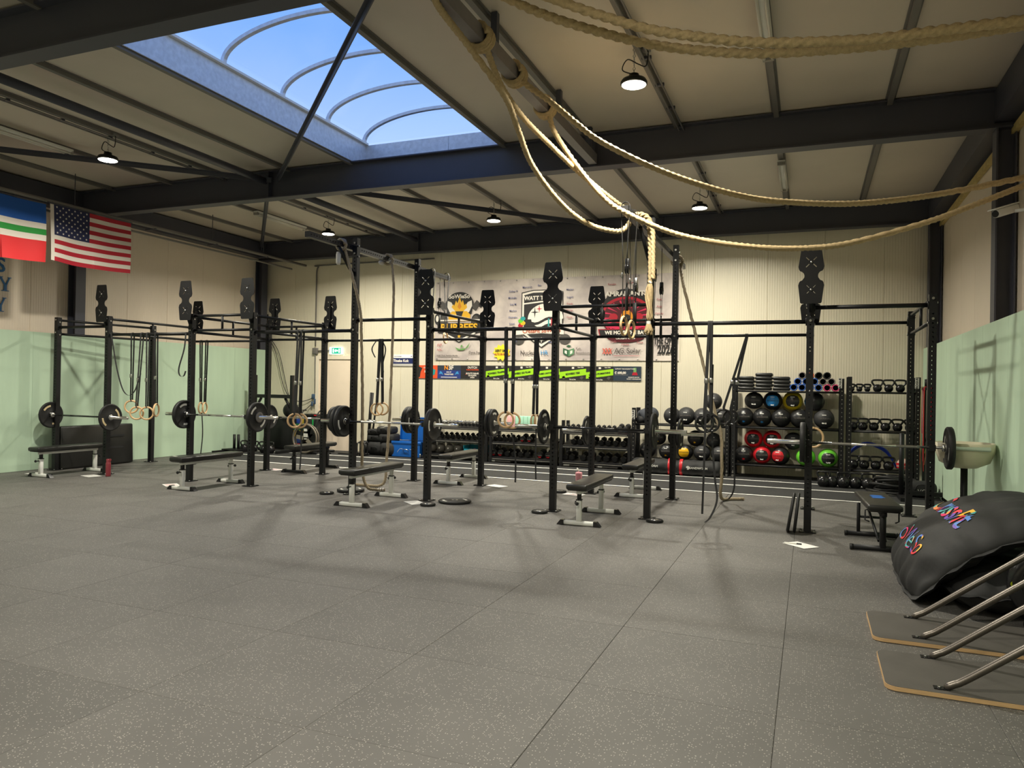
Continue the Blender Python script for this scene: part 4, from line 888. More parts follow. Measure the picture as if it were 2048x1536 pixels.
for x, y, z, lab in ((.50, 14.285, 1.76, None), (1.66, 13.985, 1.77, None), (-3.165, 14.285, 1.10, None)):
    par = tow if x == .5 else (kbr if x > 1 else low); l = par.location
    b = MB().bb((x - .03 - l.x, y - .001 - l.y, z - .09), (x + .03 - l.x, y + .0 - l.y, z + .09)); b.build('rack_badge', M_WHITE, par)
    text('ROGUE', .052, M_BLACKS, par, (x - l.x, y - .003 - l.y, z), (PI / 2, PI / 2, 0) if False else (0, -PI / 2, -PI / 2) if False else (PI / 2, -PI / 2, 0), bold=.03)
# ---- wall balls
M_WB = mat('black_ball_vinyl', (.017, .017, .018), .33, vary=.12, vscale=14, bump=.12, bscale=70)
M_WBM = mat('charcoal_ball_vinyl', (.028, .028, .030), .55, vary=.15, vscale=14, bump=.2, bscale=70)
def ball(lab, x, z, y=14.56, r=.172, m=M_WB, patch=None, rz=0, wt=None, logo=None, stitch=True, sq=1.0):
    t = thing('wall_ball', lab, 'wall ball', (x, y, z), rz, 'wall balls')
    MB().sphere((0, 0, 0), r, 28, 16, (1, 1, sq)).build('shell', m, t)
    def sp(u, v, k=1.0): return (k * r * math.sin(u) * math.cos(v), -k * r * math.cos(u) * math.cos(v), k * r * math.sin(v) * sq)
    if patch:
        b = MB(); n = 10; vs = []; e = .62
        for i in range(n + 1):
            for j in range(n + 1):
                a, c = i / n * 2 - 1, j / n * 2 - 1
                vs.append(sp(e * 1.15 * a * (1 - .22 * c * c), e * c * (1 - .18 * a * a), 1.012))
        b.add(vs, [(i * (n + 1) + j, (i + 1) * (n + 1) + j, (i + 1) * (n + 1) + j + 1, i * (n + 1) + j + 1) for i in range(n) for j in range(n)], True); b.build('front_panel', patch, t, fix=False)
    k = 1.016 if patch else 1.004
    if stitch:
        b = MB()
        for i in range(16):
            a = -.6 + i * .08; p0, p1 = sp(a, .05, k), sp(a + .08, -.05 if i % 2 else .12, k); b.tube([p0, p1], .0035, 4)
        tag(b.build('stitching', M_STRAP if patch in (M_BLUE, M_YEL, M_RED) else M_GREYF, t), None, None, None, 'stuff')
    b = MB()
    for i in range(6): b.add([sp(-.22 + i * .075, .38, k + .004), sp(-.22 + i * .075 + .055, .38, k + .004), sp(-.22 + i * .075 + .055, .46, k + .004), sp(-.22 + i * .075, .46, k + .004)], [(0, 1, 2, 3)])
    b.build('top_print', M_WHITE, t, fix=False)
    if logo:
        b = MB(); pts = [sp(.16 * math.cos(q) * (1 + .25 * math.cos(3 * q)), -.5 + .12 * math.sin(q), k + .004) for q in [2 * PI * i / 14 for i in range(14)]]; b.add(pts, [tuple(range(14))]); b.build('logo', logo, t, fix=False)
    if wt:
        p = sp(0, -.42, 1.03); text(wt, r * .24, M_WHITE, t, p, (PI / 2 - .42, 0, 0), bold=.02)
    return t
XL_ = lambda p: -2.65 + (p - 1320) * .00933
ZL_ = lambda q: .93 + (848 - q) * .00944
r_ = .162
ball('black wall ball with white lettering on the low rack top, beside the draped jacket', XL_(1340), .93 + r_, r=r_, wt='3KG', m=M_WBM, stitch=False)
ball('black 3 kg wall ball, middle one on the low rack top shelf', XL_(1369), .93 + r_ + .006, r=r_ + .006, wt='3KG', m=M_WBM)
ball('black wall ball behind the hanging straps on the low rack top shelf', XL_(1401), .93 + r_, r=r_, wt='3KG', m=M_WBM)
ball('black wall ball stacked on top of the low rack, highest one', XL_(1422), .93 + r_ * 2 + .13, y=14.66, r=r_, m=M_WBM)
ball('black wall ball at the tower end of the low rack top shelf', XL_(1438), .93 + r_, r=r_, m=M_WBM)
ball('black ball behind the rig uprights at the dumbbell end of the low shelf', XL_(1290), .25 + r_, r=r_)
ball('black ball with yellow logo at the left of the yellow ball, low shelf front', XL_(1330), .25 + .15, r=.15, logo=M_YEL)
ball('yellow fronted wall ball on the low shelf behind the tall upright', XL_(1368), .25 + .15, r=.15, patch=M_YEL, rz=-.1)
ball('black 9 kg ball on the low shelf to the right of the yellow ball', XL_(1402), .25 + .155, r=.155, wt='9KG', m=M_WBM)
ball('black ball with white square print at the tower end of the low shelf', XL_(1436), .25 + .15, r=.15, m=M_WBM)
ball('upper black ball with small yellow mark behind the bar sleeves, low shelf', XL_(1312), .25 + .41, r=.15, y=14.6, logo=M_YEL)
ball('upper plain black ball behind the tall upright, low shelf second layer', XL_(1347), .25 + .41, r=.15, y=14.6)
ball('upper black ball with yellow logo above the yellow ball, low shelf', XL_(1388), .25 + .42, r=.155, y=14.6, logo=M_YEL)
ball('upper black ball behind the black rings, low shelf second layer', XL_(1424), .25 + .40, r=.14, y=14.6, m=M_WBM)
XT_ = lambda p: -1.21 + (p - 1478) * .00845
def up(x, z, lab, **k): ball(lab, x, z, **k)
up(XT_(1488), .94 + .172, 'black wall ball with blue logo at the strap end of the tower middle shelf', logo=M_BLUE)
up(XT_(1526), .94 + .172, 'second black wall ball with blue logo on the tower middle shelf', logo=M_BLUE)
up(XT_(1565), .94 + .172, 'black wall ball below the yellow and black ball, tower middle shelf')
up(XT_(1603), .94 + .172, 'black wall ball beside the leaning barbell plate, tower middle shelf')
up(XT_(1651), .94 + .175, 'black wall ball alone at the kettlebell end of the tower middle shelf', m=M_WBM, r=.175, wt='4KG')
up(XT_(1508), .94 + .48, 'black 4 kg wall ball in the upper layer of the tower middle shelf', m=M_WBM, wt='4KG', y=14.6, sq=.92)
up(XT_(1547), .94 + .48, 'blue fronted wall ball in the upper layer of the tower', patch=M_BLUE, wt='6kg', y=14.6)
up(XT_(1588), .94 + .485, 'yellow wall ball with black front panel in the upper layer of the tower', m=M_OLIVE, patch=M_WB, wt='4kg', y=14.6, r=.178)
up(XT_(1632), .94 + .48, 'blue and black wall ball half hidden by the upright in the tower', m=M_WB, patch=M_BLUE, rz=-.9, y=14.6)
up(XT_(1489), .25 + .165, 'black wall ball with red logo on the tower bottom shelf', r=.165, logo=M_RED)
up(XT_(1527), .25 + .165, 'red wall ball with black front in the bottom row of the tower', r=.165, m=M_RED, patch=M_WB, wt='9kg')
up(XT_(1565), .25 + .165, 'black wall ball with red front on the tower bottom shelf', r=.165, patch=M_RED, rz=-.35, wt='9kg')
up(XT_(1616), .25 + .165, 'green wall ball half hidden by the upright on the tower bottom shelf', r=.165, m=M_GREEN, patch=M_WB, wt='12kg')
up(XT_(1660), .25 + .165, 'green wall ball with black front at the kettlebell end of the tower bottom shelf', r=.168, m=M_GREEN, patch=M_WB, wt='12kg')
up(XT_(1508), .25 + .46, 'red wall ball with black front in the upper layer, beside the strap', r=.165, m=M_RED, patch=M_WB, wt='9kg', y=14.6)
up(XT_(1547), .25 + .46, 'red wall ball with black front in the upper layer behind the bar sleeve', r=.165, m=M_RED, patch=M_WB, wt='9kg', y=14.6)
up(XT_(1590), .25 + .44, 'plain black wall ball in the upper layer behind the barbell plate', r=.16, m=M_WBM, y=14.62, wt='9kg')
# ---- black exercise mats stacked on the tower
for c_, (x, n_, dw) in enumerate(((-1.09, 4, .285), (-.785, 5, .30), (-.475, 4, .30))):
    for k in range(n_):
        z = 1.61 + .033 + k * .064
        tag(MB().rbox((0, 0, 0), (dw, .36, .060), .020, 2).rbox((0, -.15, .006), (dw * .96, .05, .052), .018, 2).build('sit_up_mat', M_VINYL, None, (x + random.uniform(-.008, .008), 14.55, z)), 'black sit-up mat in the %s stack on the tower, %s from the bottom' % (('first', 'tallest', 'third')[c_], ('lowest', 'second', 'third', 'fourth', 'top')[k]), 'mat', 'sit-up mats on the tower')
# ---- foam rollers
M_RI = mat('roller_core', (.012, .012, .012), .6)
def roller(px, layer, m, lab, r=.062):
    t = thing('foam_roller', lab, 'foam roller', (XT_(px), 14.55, 1.612 + r + layer * r * 1.74), 0, 'foam rollers on the tower')
    MB().lathe([(r * .76, -.2), (r * .97, -.2), (r, -.193), (r, .193), (r * .97, .2), (r * .76, .2), (r * .76, -.2)], axis='Y', n=26).build('sleeve', m, t)
    b = MB().lathe([(r * .755, -.195), (r * .755, .195)], axis='Y', n=22).lathe([(0, .18), (r * .75, .18)], axis='Y', n=22); b.build('core', M_RI, t)
    b = MB()
    for k in range(14):
        a = 2 * PI * k / 14; b.box((r * 1.0 * math.cos(a), 0, r * 1.0 * math.sin(a)), (.012, .38, .008), Matrix.Rotation(-a, 3, 'Y'))
    b.build('ridges', m, t)
bl = [1590, 1606.5, 1623, 1639]
for k, p in enumerate(bl): roller(p, 0, M_BLUEF, 'blue foam roller in the bottom row, %s from the sit-up mats' % ('first', 'second', 'third', 'fourth')[k])
roller(1656, 0, M_PINK, 'pink foam roller in the bottom row, next to the blue ones'); roller(1672.5, 0, M_PINK, 'pink foam roller at the kettlebell end')
roller(1598, 1, M_BLUEF, 'blue foam roller in the middle row, first from the mats'); roller(1614.5, 1, M_BLUEF, 'blue foam roller in the middle row, second from the mats'); roller(1631, 1, M_BLUEF, 'blue foam roller in the middle row behind the upright')
roller(1647.5, 1, M_GREYF, 'grey rimmed black foam roller in the middle row, first of two'); roller(1664, 1, M_GREYF, 'grey rimmed black foam roller in the middle row, second of two')
roller(1606.5, 2, M_GREYF, 'grey foam roller on the top row beside the orange one'); roller(1623, 2, M_ORF, 'orange foam roller on the top row beside the upright'); roller(1639, 2, M_RUB, 'black foam roller on the top row behind the upright'); roller(1655.5, 2, M_RUB, 'black foam roller at the end of the top row')
# ---- kettlebells
def kb_parts(t, r, hw, hh, m):
    prof = [(0, -r * .86), (r * .62, -r * .86)] + [(r * math.cos(a), r * math.sin(a)) for a in [(-.98 + .2 * k) for k in range(11)]] + [(r * .42, r * .92), (0, r * .96)]
    MB().lathe(prof, (0, 0, r * .86), 'Z', 22).build('body', m, t)
    zt = r * .86 + r * .55
    P = spline([(-r * .62, 0, zt), (-hw * .98, 0, zt + hh * .55), (-hw * .86, 0, zt + hh * .93), (0, 0, zt + hh), (hw * .86, 0, zt + hh * .93), (hw * .98, 0, zt + hh * .55), (r * .62, 0, zt)], 5)
    MB().tube(P, .0165, 9).build('handle', m, t)
    MB().lathe([(0, -r * .985), (r * .25, -r * .96)], (0, 0, r * .86), 'Y', 14).build('weight_mark', M_RUB, t, fix=False)
KB = {}
def kettle(x, y, z, r, lab, grp, rz=0, hw=None, hh=None):
    k = round(r, 3)
    if k in KB: o = dup(KB[k], (x, y, z), (0, 0, rz), lab, grp); return o
    t = thing('kettlebell', lab, 'kettlebell', (x, y, z), rz, grp); kb_parts(t, r, hw or r * 1.05, hh or r * 1.15, M_BLACKS); KB[k] = t
XK = lambda p: .66 + (p - 1700) * .00755
OR = ['first', 'second', 'third', 'fourth', 'fifth', 'sixth', 'seventh', 'eighth', 'ninth']
for k, p in enumerate((1703, 1719.5, 1736)): kettle(XK(p), 14.27, 1.62, .048, 'small black kettlebell on the top shelf, %s from the foam rollers' % OR[k], 'kettlebells on the rack')
for k, p in enumerate((1757, 1780, 1803.5, 1827)): kettle(XK(p), 14.27, 1.62, .072, 'larger black kettlebell on the top shelf, %s after the small ones' % OR[k], 'kettlebells on the rack', hh=.10, hw=.085)
for k, p in enumerate((1707, 1728, 1751, 1774.5, 1799, 1824)): kettle(XK(p), 14.27, .95, .078, 'black kettlebell on the middle shelf, %s from the tower' % OR[k], 'kettlebells on the rack', hh=.088, hw=.083)
for k, p in enumerate((1709, 1732, 1756, 1782)): kettle(XK(p), 14.27, .28, .084, 'black kettlebell on the bottom shelf before the blue hose, %s from the tower' % OR[k], 'kettlebells on the rack', hh=.098, hw=.092)
for k, p in enumerate((1642, 1662, 1686, 1710, 1735, 1758, 1784)): kettle(XK(p) + (.02 if k == 0 else 0), 13.62 + .03 * (k % 2), .0045, .105, 'black competition kettlebell on the floor, %s in the row from the upright' % OR[k], 'kettlebells on the floor', rz=.1 * (k % 3 - 1), hh=.105, hw=.098)
t = thing('water_hose', 'bundle of blue plastic hose arching behind the bottom shelf kettlebells', 'hose', (1.0, 14.42, .29))
for k in range(3): MB().tube(spline([(-.36 + k * .02, .02, .02), (-.30, .02 - k * .02, .25 + k * .02), (-.05, .02 - k * .02, .40 + k * .02), (.25, .02 - k * .02, .28 + k * .02), (.42, .0, .02)], 8), .014, 8).build('hose_loop', mat('blue_hose', lin(24, 52, 158), .35), t)
t = thing('medicine_ball', 'pale pink ball with a stripe at the end of the kettlebell bottom shelf', 'ball', (1.50, 14.22, .28 + .11)); MB().sphere((0, 0, 0), .11, 20, 12).build('shell', mat('pale_ball', lin(226, 188, 176), .5), t); MB().lathe([(.111, -.02), (.1115, 0), (.111, .02)], (0, 0, .01), 'Z', 24).lathe([(.104, -.012), (.104, .012)], (0, 0, -.045), 'Z', 24).build('stripe', M_RED, t)
# ---- resistance bands on hooks
t = thing('band_rack', 'black wall rack with hooks for resistance bands in the corner', 'rack', (1.79, 13.72, 0))
MB().bb((-.04, 0, 1.66), (.04, .42, 1.70)).build('rail', M_BLACK, t); 
for k in range(5): MB().cyl((0, .04 + k * .08, 1.70), (0, .04 + k * .08, 1.84), .008, n=6).build('hook', M_BLACK, t)
MB().bb((-.02, .38, .005), (.02, .42, 1.66)).build('post', M_BLACK, t)
for k, (y, cc, z1, wd_b, nm) in enumerate(((13.73, (200, 40, 60), .50, .03, 'red'), (13.80, (160, 24, 70), .95, .06, 'maroon'), (13.86, (120, 150, 60), .62, .02, 'olive green'), (13.92, (24, 70, 50), .75, .04, 'dark green'), (13.98, (190, 110, 70), .42, .015, 'tan'), (14.04, (40, 40, 44), .60, .05, 'charcoal'), (13.68, (214, 60, 50), .34, .014, 'thin scarlet'))):
    m = mat('band_' + nm.replace(' ', '_'), lin(*cc), .5); dx = -.055 - .012 * (k % 3); zt = 1.70
    P = [(dx, 0, z1 - zt), (dx - .004, 0, (z1 - zt) * .6), (dx, 0, -.06), (-.03, 0, .008), (0, 0, .012), (.03, 0, .008), (.05, 0, -.06), (.045, 0, (z1 - zt) * .6), (dx + .06, 0, z1 - zt)]
    tag(MB().ribbon(spline(P, 5), wd_b, .004, (0, 1, 0)).build('resistance_band', m, None, (1.79, y + .03, zt)), '%s resistance band hanging in the corner rack' % nm, 'band', 'resistance bands')
# battle rope heap and bag, sled posts
t = thing('battle_rope', 'coiled black battle rope heaped on the floor beside the kettlebells', 'rope', (1.25, 13.15, .004))
P = []
for i in range(150):
    a = i * .30; q = .27 + .06 * math.sin(a * .37) - .0006 * i; P.append((q * 1.1 * math.cos(a) + .03 * math.sin(a * 1.7), q * .8 * math.sin(a), .024 + i * .0017 + .012 * math.sin(a * 2.3)))
MB().tube(spline(P, 2), .022, 9, lobes=3, pitch=.09, depth=.2).build('rope_strand', M_RUB, t)
t = thing('sandbag', 'black handled sandbag lying beside the coiled battle rope', 'bag', (1.62, 13.0, .004)); MB().rbox((0, 0, .13), (.42, .26, .24), .09, 4).build('bag_body', M_CLOTH, t); MB().tube(spline([(-.1, -.135, .12), (-.06, -.16, .20), (.06, -.16, .20), (.1, -.135, .12)], 6), .010, 6).build('handle', M_STRAP, t); text('VO', .09, M_WHITE, t, (.0, -.133, .10), bold=-.01)
t = thing('push_sled', 'black push sled with two upright poles between rig and mint wall', 'sled', (1.62, 12.75, 0))
for s in (-1, 1): MB().cyl((s * .30, 0, .06), (s * .30, 0, .99), .036, n=12).build('push_pole', M_BLACK, t); MB().bb((s * .30 - .05, -.45, .006), (s * .30 + .05, .10, .06)).build('skid', M_BLACK, t)
MB().bb((-.25, -.05, .06), (.25, .05, .12)).build('cross_member', M_BLACK, t)
# chalk bowl on a stand
t = thing('chalk_bowl', 'cream chalk bowl on a black post beside the mint wall', 'bowl', (1.57, 9.32, 0))
MB().lathe([(0, .80), (.12, .80), (.24, .86), (.285, .98), (.285, 1.07), (.275, 1.07), (.27, .99), (.23, .88), (.12, .82), (0, .82)], n=30).build('bowl', mat('cream_plastic', lin(216, 208, 180), .45, vary=.06), t)
MB().cyl((0, 0, .02), (0, 0, .80), .035, n=14).build('post', M_BLACK, t); MB().lathe([(0, .004), (.2, .004), (.2, .02), (.03, .03), (0, .03)], n=26).build('base', M_BLACK, t)
# ================================================================ banner and posters on the back wall
YW = 14.985
bn = thing('banner', 'large grey printed team banner with bee, shield and ant emblems', 'banner', (-5.17, YW - .004, 3.05))
BX, BZ = -5.17, 3.05
b = MB(); nx, nz = 60, 20; x0, x1, z0, z1 = -7.88 - BX, -2.42 - BX, 2.17 - BZ, 3.93 - BZ; vs = []
for j in range(nz + 1):
    for i in range(nx + 1):
        u, v = i / nx, j / nz
        e = min(1, 6 * min(u, 1 - u)) * min(1, 4 * min(v, 1 - v))
        vs.append((x0 + (x1 - x0) * u, -.006 * (1 + e * (math.sin(u * 23 + v * 9) + .6 * math.sin(u * 41 - v * 13))) , z0 + (z1 - z0) * v))
b.add(vs, [(j * (nx + 1) + i, j * (nx + 1) + i + 1, (j + 1) * (nx + 1) + i + 1, (j + 1) * (nx + 1) + i) for j in range(nz) for i in range(nx)], True)
def banner_mat():
    m = mat('banner_vinyl', lin(216, 206, 198), .5, vary=.0); n = m.node_tree.nodes; L = m.node_tree.links; p = n['Principled BSDF']
    tc = n.new('ShaderNodeTexCoord'); br = n.new('ShaderNodeTexVoronoi'); br.feature = 'DISTANCE_TO_EDGE'; br.inputs['Scale'].default_value = 2.6; L.new(tc.outputs['Object'], br.inputs['Vector'])
    nz = n.new('ShaderNodeTexNoise'); nz.inputs['Scale'].default_value = 1.6; nz.inputs['Detail'].default_value = 8; L.new(tc.outputs['Object'], nz.inputs['Vector'])
    mr = n.new('ShaderNodeMapRange'); mr.inputs['From Min'].default_value = 0; mr.inputs['From Max'].default_value = .05; mr.inputs['To Min'].default_value = .95; L.new(br.outputs['Distance'], mr.inputs['Value'])
    cr = n.new('ShaderNodeValToRGB'); cr.color_ramp.elements[0].position = .38; cr.color_ramp.elements[0].color = (*lin(188, 176, 172), 1); cr.color_ramp.elements[1].position = .62; cr.color_ramp.elements[1].color = (*lin(226, 214, 204), 1)
    L.new(nz.outputs['Fac'], cr.inputs[0]); mx = n.new('ShaderNodeMixRGB'); mx.blend_type = 'MULTIPLY'; mx.inputs['Fac'].default_value = 1; L.new(cr.outputs[0], mx.inputs['Color1']); L.new(mr.outputs[0], mx.inputs['Color2']); L.new(mx.outputs[0], p.inputs['Base Color'])
    return m
b.build('vinyl_sheet', banner_mat(), bn)
b = MB()
for i in range(15):
    for z in (z0 + .03, z1 - .03): b.lathe([(0, -.024), (.012, -.024), (.014, -.018)], (x0 + .06 + i * (x1 - x0 - .12) / 14, 0, z), 'Y', 10)
tag(b.build('eyelets', M_STEEL, bn), None, None, None, 'stuff')
_layer = [0]
def flat(name, pts, m, dep=None, par=bn, ox=BX, oz=BZ, y0=-.024):
    _layer[0] += 1
    if dep is None: dep = _layer[0] * .00006
    MB().prism([(x - ox, z - oz) for x, z in pts], 'XZ', y0 - dep - .001, .001).build(name, m, par)
def ell(cx, cz, rx, rz, n=28, a0=0, a1=2 * PI): return [(cx + rx * math.cos(a0 + (a1 - a0) * k / n), cz + rz * math.sin(a0 + (a1 - a0) * k / n)) for k in range(n + (0 if abs(a1 - a0 - 2 * PI) < 1e-6 else 1))]
def btext(s, x, z, size, m, bold=.03, xs=1, shear=0, rot=0, align='CENTER', y=-.036): return text(s, size, m, bn, (x - BX, y, z - BZ), (PI / 2, -rot, 0), align, bold, xs, shear, .0008)
K = mat('ink_black', lin(34, 32, 32), .55); KD = mat('ink_dark_grey', lin(78, 74, 70), .55); W_I = mat('ink_white', lin(236, 228, 216), .55)
GO = mat('ink_gold', lin(240, 184, 40), .55); AM = mat('ink_amber', lin(222, 140, 30), .55); RD = mat('ink_red', lin(176, 24, 44), .55); DR = mat('ink_dark_red', lin(84, 12, 24), .55); MG = mat('ink_magenta', lin(214, 40, 84), .55)
# bee team emblem (text, flame, wings, weights, shield)
c = -7.27
flat('emblem_arch', ell(c, 3.36, .36, .33, 20, .25, PI - .25) + [(c - .30, 3.2), (c + .30, 3.2)], K)
for s in (-1, 1):
    flat('emblem_dumbbell', [(c + s * .52, 3.42), (c + s * .42, 3.50), (c + s * .30, 3.36), (c + s * .40, 3.26)], KD); flat('emblem_dumbbell', [(c + s * .56, 3.36), (c + s * .50, 3.44), (c + s * .46, 3.40), (c + s * .53, 3.32)], K)
    flat('emblem_weight', ell(c + s * .42, 3.03, .13, .17), K); flat('emblem_weight', ell(c + s * .40, 3.03, .08, .13), KD); flat('emblem_weight', ell(c + s * .55, 3.09, .07, .12), K); flat('emblem_weight', ell(c + s * .55, 3.10, .035, .07), W_I)
    flat('emblem_wing', [(c + s * .10, 3.28), (c + s * .20, 3.46), (c + s * .30, 3.50), (c + s * .31, 3.38), (c + s * .24, 3.24), (c + s * .13, 3.18)], W_I)
flat('emblem_flame', [(c - .20, 3.36), (c - .15, 3.42), (c - .13, 3.38), (c - .09, 3.50), (c - .05, 3.44), (c, 3.58), (c + .05, 3.45), (c + .08, 3.51), (c + .12, 3.39), (c + .16, 3.43), (c + .19, 3.34), (c + .10, 3.26), (c - .10, 3.26)], GO)
flat('emblem_flame', [(c - .05, 3.36), (c, 3.48), (c + .05, 3.36), (c, 3.30)], AM)
flat('emblem_field', [(c - .27, 3.18), (c - .18, 3.26), (c + .18, 3.26), (c + .27, 3.18), (c + .26, 3.04), (c - .26, 3.04)], GO); flat('emblem_field', [(c - .10, 3.26), (c + .10, 3.26), (c + .04, 3.10), (c - .04, 3.10)], K)
flat('emblem_bar', [(c - .5, 3.045), (c + .5, 3.045), (c + .5, 3.075), (c - .5, 3.075)], W_I)
flat('emblem_base', [(c - .50, 2.98), (c + .50, 2.98), (c + .50, 2.80), (c, 2.56), (c - .50, 2.80)], K); flat('emblem_base', [(c - .40, 2.80), (c, 2.62), (c + .40, 2.80), (c + .40, 2.76), (c, 2.585), (c - .40, 2.76)], W_I)
flat('emblem_star', [(c + (.05 if k % 2 == 0 else .02) * math.sin(k * PI / 5), 2.70 + (.05 if k % 2 == 0 else .02) * math.cos(k * PI / 5)) for k in range(10)], GO)
flat('emblem_plate', [(c - .55, 3.0), (c + .55, 3.0), (c + .53, 2.78), (c - .53, 2.78)], K)
btext('BURBEES', c, 2.89, .225, GO, .035, 1.04, y=-.040); btext('SoWieSo', c, 3.585, .125, W_I, .03, 1.1, y=-.040)
# shield emblem
c = -5.32
flat('shield_rim', [(c - .47, 3.63), (c - .2, 3.68), (c + .2, 3.68), (c + .47, 3.63), (c + .47, 2.75), (c, 2.44), (c - .47, 2.75)], K); flat('shield_rim', [(c - .45, 3.61), (c - .2, 3.66), (c + .2, 3.66), (c + .45, 3.61), (c + .45, 2.76), (c, 2.46), (c - .45, 2.76)], W_I)
flat('shield_field', [(c - .41, 3.57), (c - .2, 3.62), (c + .2, 3.62), (c + .41, 3.57), (c + .41, 2.78), (c, 2.50), (c - .41, 2.78)], K)
flat('shield_line', [(c - .41, 3.40), (c, 3.44), (c + .41, 3.40), (c + .41, 3.37), (c, 3.41), (c - .41, 3.37)], W_I)
flat('shield_moon', ell(c + .08, 3.05, .40, .33, 24, 0, PI) + ell(c + .08, 3.05, .32, .20, 12, PI, 2 * PI), W_I)
for dz in (0, -.14): flat('shield_wave', [(c - .32 + .08 * k, 3.04 + dz - .06 * math.sin(k * .75)) for k in range(10)] + [(c - .32 + .08 * k, 2.98 + dz - .06 * math.sin(k * .75)) for k in range(9, -1, -1)], K)
def star4(cx, cz, r, m): flat('shield_star', [(cx + (r if k % 2 == 0 else r * .22) * math.sin(k * PI / 4), cz + (r * 1.25 if k % 2 == 0 else r * .22) * math.cos(k * PI / 4)) for k in range(8)], m)
star4(c - .16, 3.20, .10, K); star4(c - .06, 3.27, .075, RD); star4(c, 2.60, .06, W_I)
for s in (-1, 1):
    flat('shield_weight', ell(c + s * .52, 2.62, .13, .11), KD); flat('shield_weight', [(c + s * .36, 2.61), (c + s * .62, 2.61), (c + s * .62, 2.64), (c + s * .36, 2.64)], W_I)
    flat('shield_stroke', [(c + s * .42, 2.74), (c + s * .38, 2.74), (c, 2.49), (c, 2.52)], W_I)
flat('shield_ribbon', [(c - .58, 2.86), (c, 2.89), (c + .50, 2.86), (c + .50, 2.72), (c, 2.75), (c - .58, 2.72)], W_I)
for k, m in enumerate((RD, GO, M_GREEN, mat('ink_teal', lin(40, 150, 150), .55))): flat('shield_splash', ell(c - .48 + .05 * (k % 2), 2.92 + .05 * k, .06, .045, 10), m)
for k, m in enumerate((mat('ink_teal', lin(40, 150, 150), .55), RD, KD)): flat('shield_pole', [(c + .14 + k * .07, 2.88), (c + .17 + k * .07, 2.88), (c + .17 + k * .07, 3.06), (c + .14 + k * .07, 3.06)], m)
btext('WATT TH', c - .14, 3.50, .115, W_I, .04, 1.0, y=-.040); btext('CrossFit SoWieSo', c + .0, 2.80, .115, mat('ink_rust', lin(190, 92, 56), .55), .015, 1.0, rot=.02, y=-.040)
# ant emblem
c = -3.50
flat('oval_rim', ell(c, 3.14, .54, .50), DR); flat('oval_field', ell(c, 3.12, .50, .46), RD); flat('oval_inner', ell(c, 3.07, .47, .36), DR)
for k in range(18):
    a = k / 18 * 2 * PI + .1; p = (c + .20 * math.cos(a), 3.07 + .16 * math.sin(a)); q = (c + .46 * math.cos(a), 3.07 + .34 * math.sin(a)); nx_, nz_ = -math.sin(a) * .018, math.cos(a) * .018
    flat('oval_ray', [p, (q[0] + nx_, q[1] + nz_), (q[0] - nx_, q[1] - nz_)], MG)
flat('oval_centre', ell(c + .02, 3.04, .13, .17), AM); flat('oval_centre', ell(c + .02, 3.02, .08, .10), K)
for s in (-1, 1):
    flat('oval_limb', ell(c + s * .26, 3.06, .09, .08), RD); flat('oval_limb', [(c + s * .34, 3.0), (c + s * .12, 2.92), (c + s * .12, 2.97), (c + s * .32, 3.06)], RD); flat('oval_limb', [(c + s * .42, 2.86), (c + s * .10, 2.80), (c + s * .10, 2.86), (c + s * .42, 2.92)], MG)
flat('name_arc', ell(c, 3.12, .55, .52, 16, .55, PI - .55) + ell(c, 3.12, .52, .36, 16, PI - .55, .55), K)
flat('name_bar', [(c - .58, 2.82), (c + .58, 2.82), (c + .54, 2.66), (c - .54, 2.66)], RD); flat('name_bar', [(c - .56, 2.805), (c + .56, 2.805), (c + .53, 2.675), (c - .53, 2.675)], K); flat('name_base', ell(c, 2.66, .40, .12, 14, PI, 2 * PI), DR)
btext('AMRAP ANTS', c, 3.535, .135, W_I, .04, 1.08, y=-.040); btext('WE MOVE THE BAR', c, 2.74, .10, W_I, .04, .98, y=-.040); btext('CROSSFIT OPEN', c, 2.625, .055, W_I, .03, 1, y=-.040)
# sponsors
INK = mat('ink_grey', lin(92, 84, 80), .55)
GRN = mat('ink_green', lin(110, 160, 90), .55); LB = mat('ink_blue', lin(60, 150, 210), .55)
btext('FIT', -7.74, 2.50, .09, RD, .0); btext('NSC', -7.74, 2.40, .07, RD, -.005); btext('Youth, Food, Feminine Monday', -7.55, 2.27, .042, INK)
flat('sponsor_leaf', [(-7.36, 2.46), (-7.26, 2.42), (-7.10, 2.44), (-7.00, 2.56), (-7.04, 2.46), (-7.16, 2.39), (-7.30, 2.39)], GRN); flat('sponsor_leaf', ell(-7.20, 2.48, .025, .03, 10), GRN)
btext('Dyna Fascia', -6.84, 2.34, .075, INK, .01)
flat('burst', [(-6.23 + (.21 if k % 2 else .17) * math.cos(k * PI / 11), 2.34 + (.19 if k % 2 else .14) * math.sin(k * PI / 11)) for k in range(22)], mat('ink_yellow', lin(250, 226, 50), .55))
btext('BERT SMIT', -6.23, 2.375, .075, K, .02, .86, y=-.040); btext('AUTO EN BAND', -6.23, 2.30, .062, RD, .02, .72, y=-.040)
btext('Nuclear', -5.60, 2.33, .135, INK, 0, .9); btext('HR', -5.25, 2.33, .135, LB, 0, .95)
for s, m in ((-1, mat('ink_green_dark', lin(40, 92, 60), .55)), (1, mat('ink_green_mid', lin(92, 140, 100), .55))): flat('cube_face', [(-4.71, 2.39), (-4.71 + s * .12, 2.43), (-4.71 + s * .12, 2.31), (-4.71, 2.25)], m); flat('cube_window', [(-4.71 + s * .035, 2.37), (-4.71 + s * .085, 2.385), (-4.71 + s * .085, 2.325), (-4.71 + s * .035, 2.30)], W_I)
